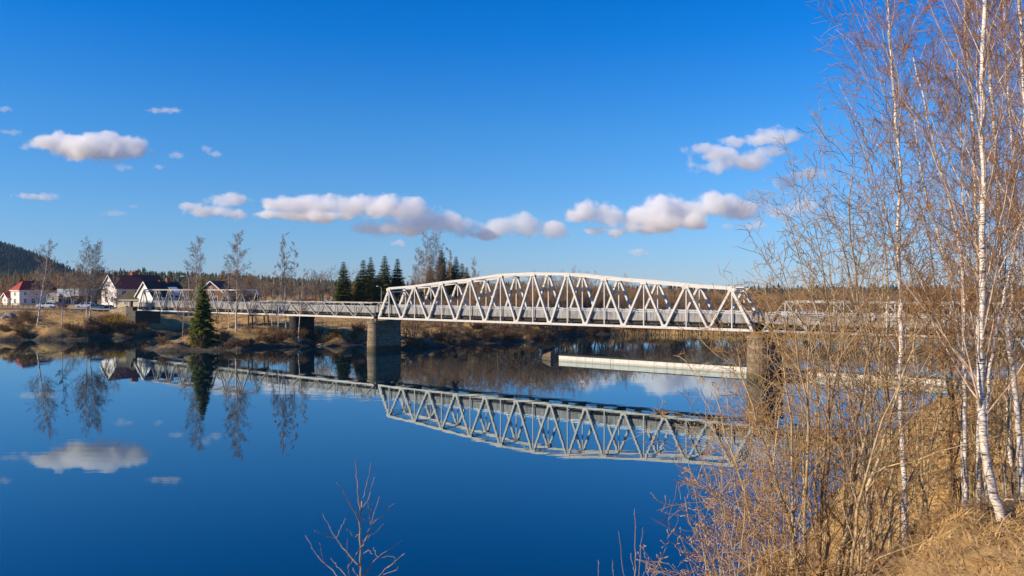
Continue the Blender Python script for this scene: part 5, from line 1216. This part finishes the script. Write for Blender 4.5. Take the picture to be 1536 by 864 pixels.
# fallen sticks and dead stalks
fs = [(1395,13,1.5,0.5),(1460,9.5,1.1,2.6),(1330,14,1.3,1.2)]
for i, (x, Y, L, a) in enumerate(fs):
    X = WX(x, Y); p = []
    for k in range(6):
        q = (k/5-0.5)*L; px, py = X+math.cos(a)*q, Y+math.sin(a)*q; p.append((px, py, gz(px,py)+0.10+0.02*math.sin(k*2)))
    org = Vector(p[0]); q = MB(); q.tube([Vector(v)-org for v in p], [0.014,0.014,0.012,0.011,0.009,0.005], 7)
    o = q.build('fallen_branch', M['willow'], None, smooth=True, loc=org); tag(o, ['pale fallen branch lying across the brown slope left of the dark-footed willow','dry fallen branch lying on the straw below the birch foot','thin fallen branch under the upright willow'][i], 'branch', 'fallen branches')
HAZE = 0.00005
# ------------------------------------------------------------------ clouds: small volumes hanging in the air
SUN_AZ = Vector((-0.93,-0.37,0)).normalized(); SUN_EL = math.radians(27)
def cloud(label, blobs, D, thick=0.7, dens=0.06, nscale=1.0, soft=1.0, seed=0):
    """blobs: (x, y, half width, half height) in picture columns and rows seen at distance D"""
    cx = sum(b[0] for b in blobs)/len(blobs); cy = sum(b[1] for b in blobs)/len(blobs); org = W(cx, cy, D); k = D/F
    bl = []
    rg = random.Random(seed)
    for x, y, rx, ry in blobs: bl.append(((x-cx)*k, rg.uniform(-.3,.3)*rx*k*0.5, -(y-cy)*k, rx*1.5*k, max(ry*1.5, rx*0.8)*k, ry*1.36*k))
    bm = bmesh.new()
    for (x, y, z, a, b, c) in bl:
        bmesh.ops.create_icosphere(bm, subdivisions=3, radius=1, matrix=Matrix.Translation((x,y,z)) @ Matrix.Diagonal((a*1.12,b*1.12,c*1.12,1)))
    me = bpy.data.meshes.new('cloud'); bm.to_mesh(me); bm.free()
    o = bpy.data.objects.new('cloud', me); C.objects.link(o)
    md = o.modifiers.new('remesh', 'REMESH'); md.mode = 'VOXEL'; md.voxel_size = max(min(c for *_, c in bl)*0.3, 0.4*k)
    dg = bpy.context.evaluated_depsgraph_get(); m2 = bpy.data.meshes.new_from_object(o.evaluated_get(dg)); o.modifiers.clear(); o.data = m2; m2.name = 'cloud'
    m = bpy.data.materials.new('cloud_vapour'); m.use_nodes = True; nt = m.node_tree; nt.nodes.clear()
    N_ = nt.nodes.new; L_ = nt.links.new
    out = N_('ShaderNodeOutputMaterial'); tc = N_('ShaderNodeTexCoord')
    mean = sum(c for *_, c in bl)/len(bl)
    nz = N_('ShaderNodeTexNoise'); nz.inputs['Scale'].default_value = 0.55*nscale/mean; nz.inputs['Detail'].default_value = 7; nz.inputs['Roughness'].default_value = 0.6
    ofs = N_('ShaderNodeVectorMath'); ofs.operation = 'ADD'; ofs.inputs[1].default_value = (seed*37.1, seed*11.3, seed*5.7); L_(tc.outputs['Object'], ofs.inputs[0]); L_(ofs.outputs[0], nz.inputs['Vector'])
    cur = None
    for (x, y, z, a, b, c) in bl:
        s = N_('ShaderNodeVectorMath'); s.operation = 'SUBTRACT'; s.inputs[1].default_value = (x,y,z); L_(tc.outputs['Object'], s.inputs[0])
        d = N_('ShaderNodeVectorMath'); d.operation = 'DIVIDE'; d.inputs[1].default_value = (a,b,c); L_(s.outputs[0], d.inputs[0])
        l = N_('ShaderNodeVectorMath'); l.operation = 'LENGTH'; L_(d.outputs[0], l.inputs[0])
        q = N_('ShaderNodeMath'); q.operation = 'SUBTRACT'; q.inputs[0].default_value = 1.0; L_(l.outputs['Value'], q.inputs[1])
        if cur is None: cur = q.outputs[0]
        else:
            mx = N_('ShaderNodeMath'); mx.operation = 'SMOOTH_MAX'; mx.inputs[2].default_value = 0.35; L_(cur, mx.inputs[0]); L_(q.outputs[0], mx.inputs[1]); cur = mx.outputs[0]
    nm = N_('ShaderNodeMath'); nm.operation = 'MULTIPLY_ADD'; nm.inputs[1].default_value = 2.8*soft; nm.inputs[2].default_value = -1.72*soft; L_(nz.outputs[0], nm.inputs[0])
    ad = N_('ShaderNodeMath'); ad.operation = 'ADD'; L_(cur, ad.inputs[0]); L_(nm.outputs[0], ad.inputs[1])
    gn = N_('ShaderNodeMath'); gn.operation = 'MULTIPLY'; gn.use_clamp = True; gn.inputs[1].default_value = 3.4; L_(ad.outputs[0], gn.inputs[0])
    ds = N_('ShaderNodeMath'); ds.operation = 'MULTIPLY'; ds.inputs[1].default_value = dens*1.0/k; L_(gn.outputs[0], ds.inputs[0])
    vs = N_('ShaderNodeVolumeScatter'); vs.inputs['Color'].default_value = (1,1,1,1); vs.inputs['Anisotropy'].default_value = 0.0; L_(ds.outputs[0], vs.inputs['Density']); L_(vs.outputs[0], out.inputs['Volume'])
    try: m.cycles.volume_step_rate = 1.0
    except Exception: pass
    o.data.materials.clear(); o.data.materials.append(m); o.location = org
    tag(o, label, 'cloud', 'small clouds in the blue sky'); return o
CL = [
 ('bright white cloud with two humps hanging alone in the upper left sky', [(70,214,30,12),(108,213,30,20),(120,225,45,18),(160,225,40,17),(172,214,18,14),(205,222,26,14)], 640, 0.09, 1.0),
 ('small thin cloud wisp high right of the two-humped cloud', [(232,165,13,4),(252,165,16,4.5)], 1300, 0.05, 1.2),
 ('small slanted wisp right of the two-humped cloud', [(312,223,9,6),(324,230,10,7)], 1300, 0.04, 1.2),
 ('faint puff between the two-humped cloud and the slanted wisp', [(266,233,14,5),(240,251,9,4)], 1300, 0.03, 1.2),
 ('faint puff just below the two-humped cloud', [(183,252,14,5)], 1300, 0.025, 1.2),
 ('thin flat cloud low at the left above the leaning birch', [(45,294,20,5),(66,295,18,5.5)], 1200, 0.06, 1.2),
 ('tiny wisp touching the left edge of the picture', [(8,164,11,4)], 1300, 0.04, 1.2),
 ('tiny lower wisp at the left edge beside the two-humped cloud', [(18,199,14,4)], 1300, 0.03, 1.2),
 ('faint streak of cloud above the village between the left birches', [(172,320,18,4.5),(200,310,9,3)], 1400, 0.02, 1.2),
 ('double puff of cloud left of the long central cloud bank', [(285,309,18,8),(345,300,26,10),(310,318,30,8),(352,320,20,9)], 1300, 0.06, 1.1),
 ('long central cloud bank above the spruces', [(430,308,34,12),(470,308,40,14),(520,308,40,15),(570,310,40,16),(615,315,32,17),(420,322,36,7),(480,325,40,8)], 1250, 0.085, 1.1),
 ('grey-bottomed cloud under the right end of the long central bank', [(560,343,26,8),(600,342,45,12),(650,335,40,15),(684,334,16,16)], 1270, 0.055, 1.1),
 ('cluster of soft clouds right of the tall birches', [(708,343,24,12),(750,342,30,14),(788,338,30,16),(826,345,30,14),(725,352,34,8)], 1300, 0.06, 1.1),
 ('rounded white cloud above the middle of the arched span', [(870,322,26,12),(888,318,30,16),(914,326,24,14),(892,346,16,6),(922,350,14,6)], 1250, 0.085, 1.1),
 ('large white cloud above the right half of the arched span', [(965,322,28,16),(990,314,36,18),(1030,316,36,16),(1075,308,34,18),(1110,314,32,15),(1000,334,55,12),(975,343,36,8),(1042,340,20,6)], 1250, 0.085, 1.1),
 ('upper streak of the layered cloud in the right sky', [(1105,212,22,8),(1140,211,36,9),(1165,203,22,11),(1186,207,18,8)], 1100, 0.06, 1.1),
 ('lower layer of the layered cloud in the right sky', [(1052,224,24,9),(1080,232,34,12),(1120,240,40,15),(1075,250,34,12),(1155,229,30,8)], 1100, 0.05, 1.1),
 ('pale puff pair beside the willow tips in the right sky', [(1176,272,24,11),(1214,262,24,10)], 1150, 0.045, 1.1),
 ('faint cloud behind the topmost willow tips', [(1180,316,26,11),(1210,310,20,9)], 1200, 0.04, 1.1),
 ('tiny round puff below the large white cloud', [(957,378,13,6)], 1400, 0.05, 1.1),
 ('tiny round puff above the tall birches below the long central bank', [(598,364,12,5)], 1400, 0.05, 1.1),
 ('tiny puff right below the end of the large white cloud', [(1088,339,10,6),(1134,338,16,7)], 1400, 0.04, 1.1),
]
for i, (lab, bl, D, dn, ns) in enumerate(CL): cloud(lab, bl, D, dens=dn, nscale=ns, seed=i+1, soft=0.72 if 9 <= i <= 14 else 0.9)
# ------------------------------------------------------------------ thin blue air between here and the hill
hz = MB(); hz.hexa([(-2600,-120,-3.3),(2600,-120,-3.3),(2600,3000,-3.3),(-2600,3000,-3.3),(-2600,-120,101),(2600,-120,101),(2600,3000,101),(-2600,3000,101)])
hm = bpy.data.materials.new('haze_air'); hm.use_nodes = True; nt = hm.node_tree; nt.nodes.clear()
po = nt.nodes.new('ShaderNodeOutputMaterial'); pv = nt.nodes.new('ShaderNodeVolumePrincipled'); pv.inputs['Color'].default_value = (0.42,0.70,1.0,1); pv.inputs['Density'].default_value = HAZE; pv.inputs['Anisotropy'].default_value = 0.0
nt.links.new(pv.outputs[0], po.inputs['Volume'])
ho = hz.build('haze', hm); tag(ho, 'thin blue haze that veils the far hill', 'haze', kind='stuff')
# ------------------------------------------------------------------ sky, sun, camera
w = bpy.data.worlds.new('World'); SC.world = w; w.use_nodes = True; nt = w.node_tree; bg = nt.nodes['Background']
sk = nt.nodes.new('ShaderNodeTexSky'); sk.sky_type = 'NISHITA'; sk.sun_disc = False; sk.sun_elevation = SUN_EL; sk.sun_rotation = math.atan2(SUN_AZ.x, SUN_AZ.y)
sk.air_density = 1.0; sk.dust_density = 0.0; sk.ozone_density = 6.0; sk.altitude = 0
SKY_STR = 0.12
tc = nt.nodes.new('ShaderNodeTexCoord'); sp_ = nt.nodes.new('ShaderNodeSeparateXYZ'); nt.links.new(tc.outputs['Generated'], sp_.inputs[0])
# the clear polarised northern sky is a deeper blue than the model's: take red out of it with height
rp = ramp(nt, sp_.outputs[2], [(0.0,(0.47,0.60,0.88)),(0.0175,(0.47,0.60,0.88)),(0.087,(0.44,0.66,0.90)),(0.19,(0.27,0.69,0.98)),(0.30,(0.03,0.62,1.10)),(0.342,(0.0,0.60,1.12)),(0.7,(0.03,0.58,1.12))])
mx_ = nt.nodes.new('ShaderNodeMix'); mx_.data_type = 'RGBA'; mx_.blend_type = 'MULTIPLY'; mx_.inputs[0].default_value = 1.0
nt.links.new(sk.outputs[0], mx_.inputs[6]); nt.links.new(rp.outputs[0], mx_.inputs[7]); nt.links.new(mx_.outputs[2], bg.inputs['Color']); bg.inputs['Strength'].default_value = SKY_STR
sun = bpy.data.lights.new('sun', 'SUN'); sun.energy = 5.0; sun.angle = math.radians(0.53); sun.color = (1.0,0.83,0.61)
so = bpy.data.objects.new('sun', sun); C.objects.link(so); d = -(SUN_AZ*math.cos(SUN_EL)+Vector((0,0,math.sin(SUN_EL)))); so.rotation_euler = d.to_track_quat('-Z','Y').to_euler(); so.location = (0,0,60)
cam = bpy.data.cameras.new('camera'); co = bpy.data.objects.new('camera', cam); C.objects.link(co); co.location = (0,0,H); co.rotation_euler = (PI/2,0,0)
cam.sensor_width = 36; cam.lens = 36*F/1536; cam.shift_y = (HY-432)/1536; cam.clip_start = 0.1; cam.clip_end = 20000
SC.camera = co
SC.render.engine = 'CYCLES'; SC.view_settings.view_transform = 'Standard'; SC.view_settings.look = 'None'; SC.view_settings.gamma = 1; SC.view_settings.exposure = 0.35
cy = SC.cycles; cy.use_denoising = True; cy.max_bounces = 16; cy.diffuse_bounces = 2; cy.glossy_bounces = 3; cy.transmission_bounces = 2; cy.volume_bounces = 14; cy.transparent_max_bounces = 4
cy.volume_max_steps = 256; cy.caustics_reflective = False; cy.caustics_refractive = False
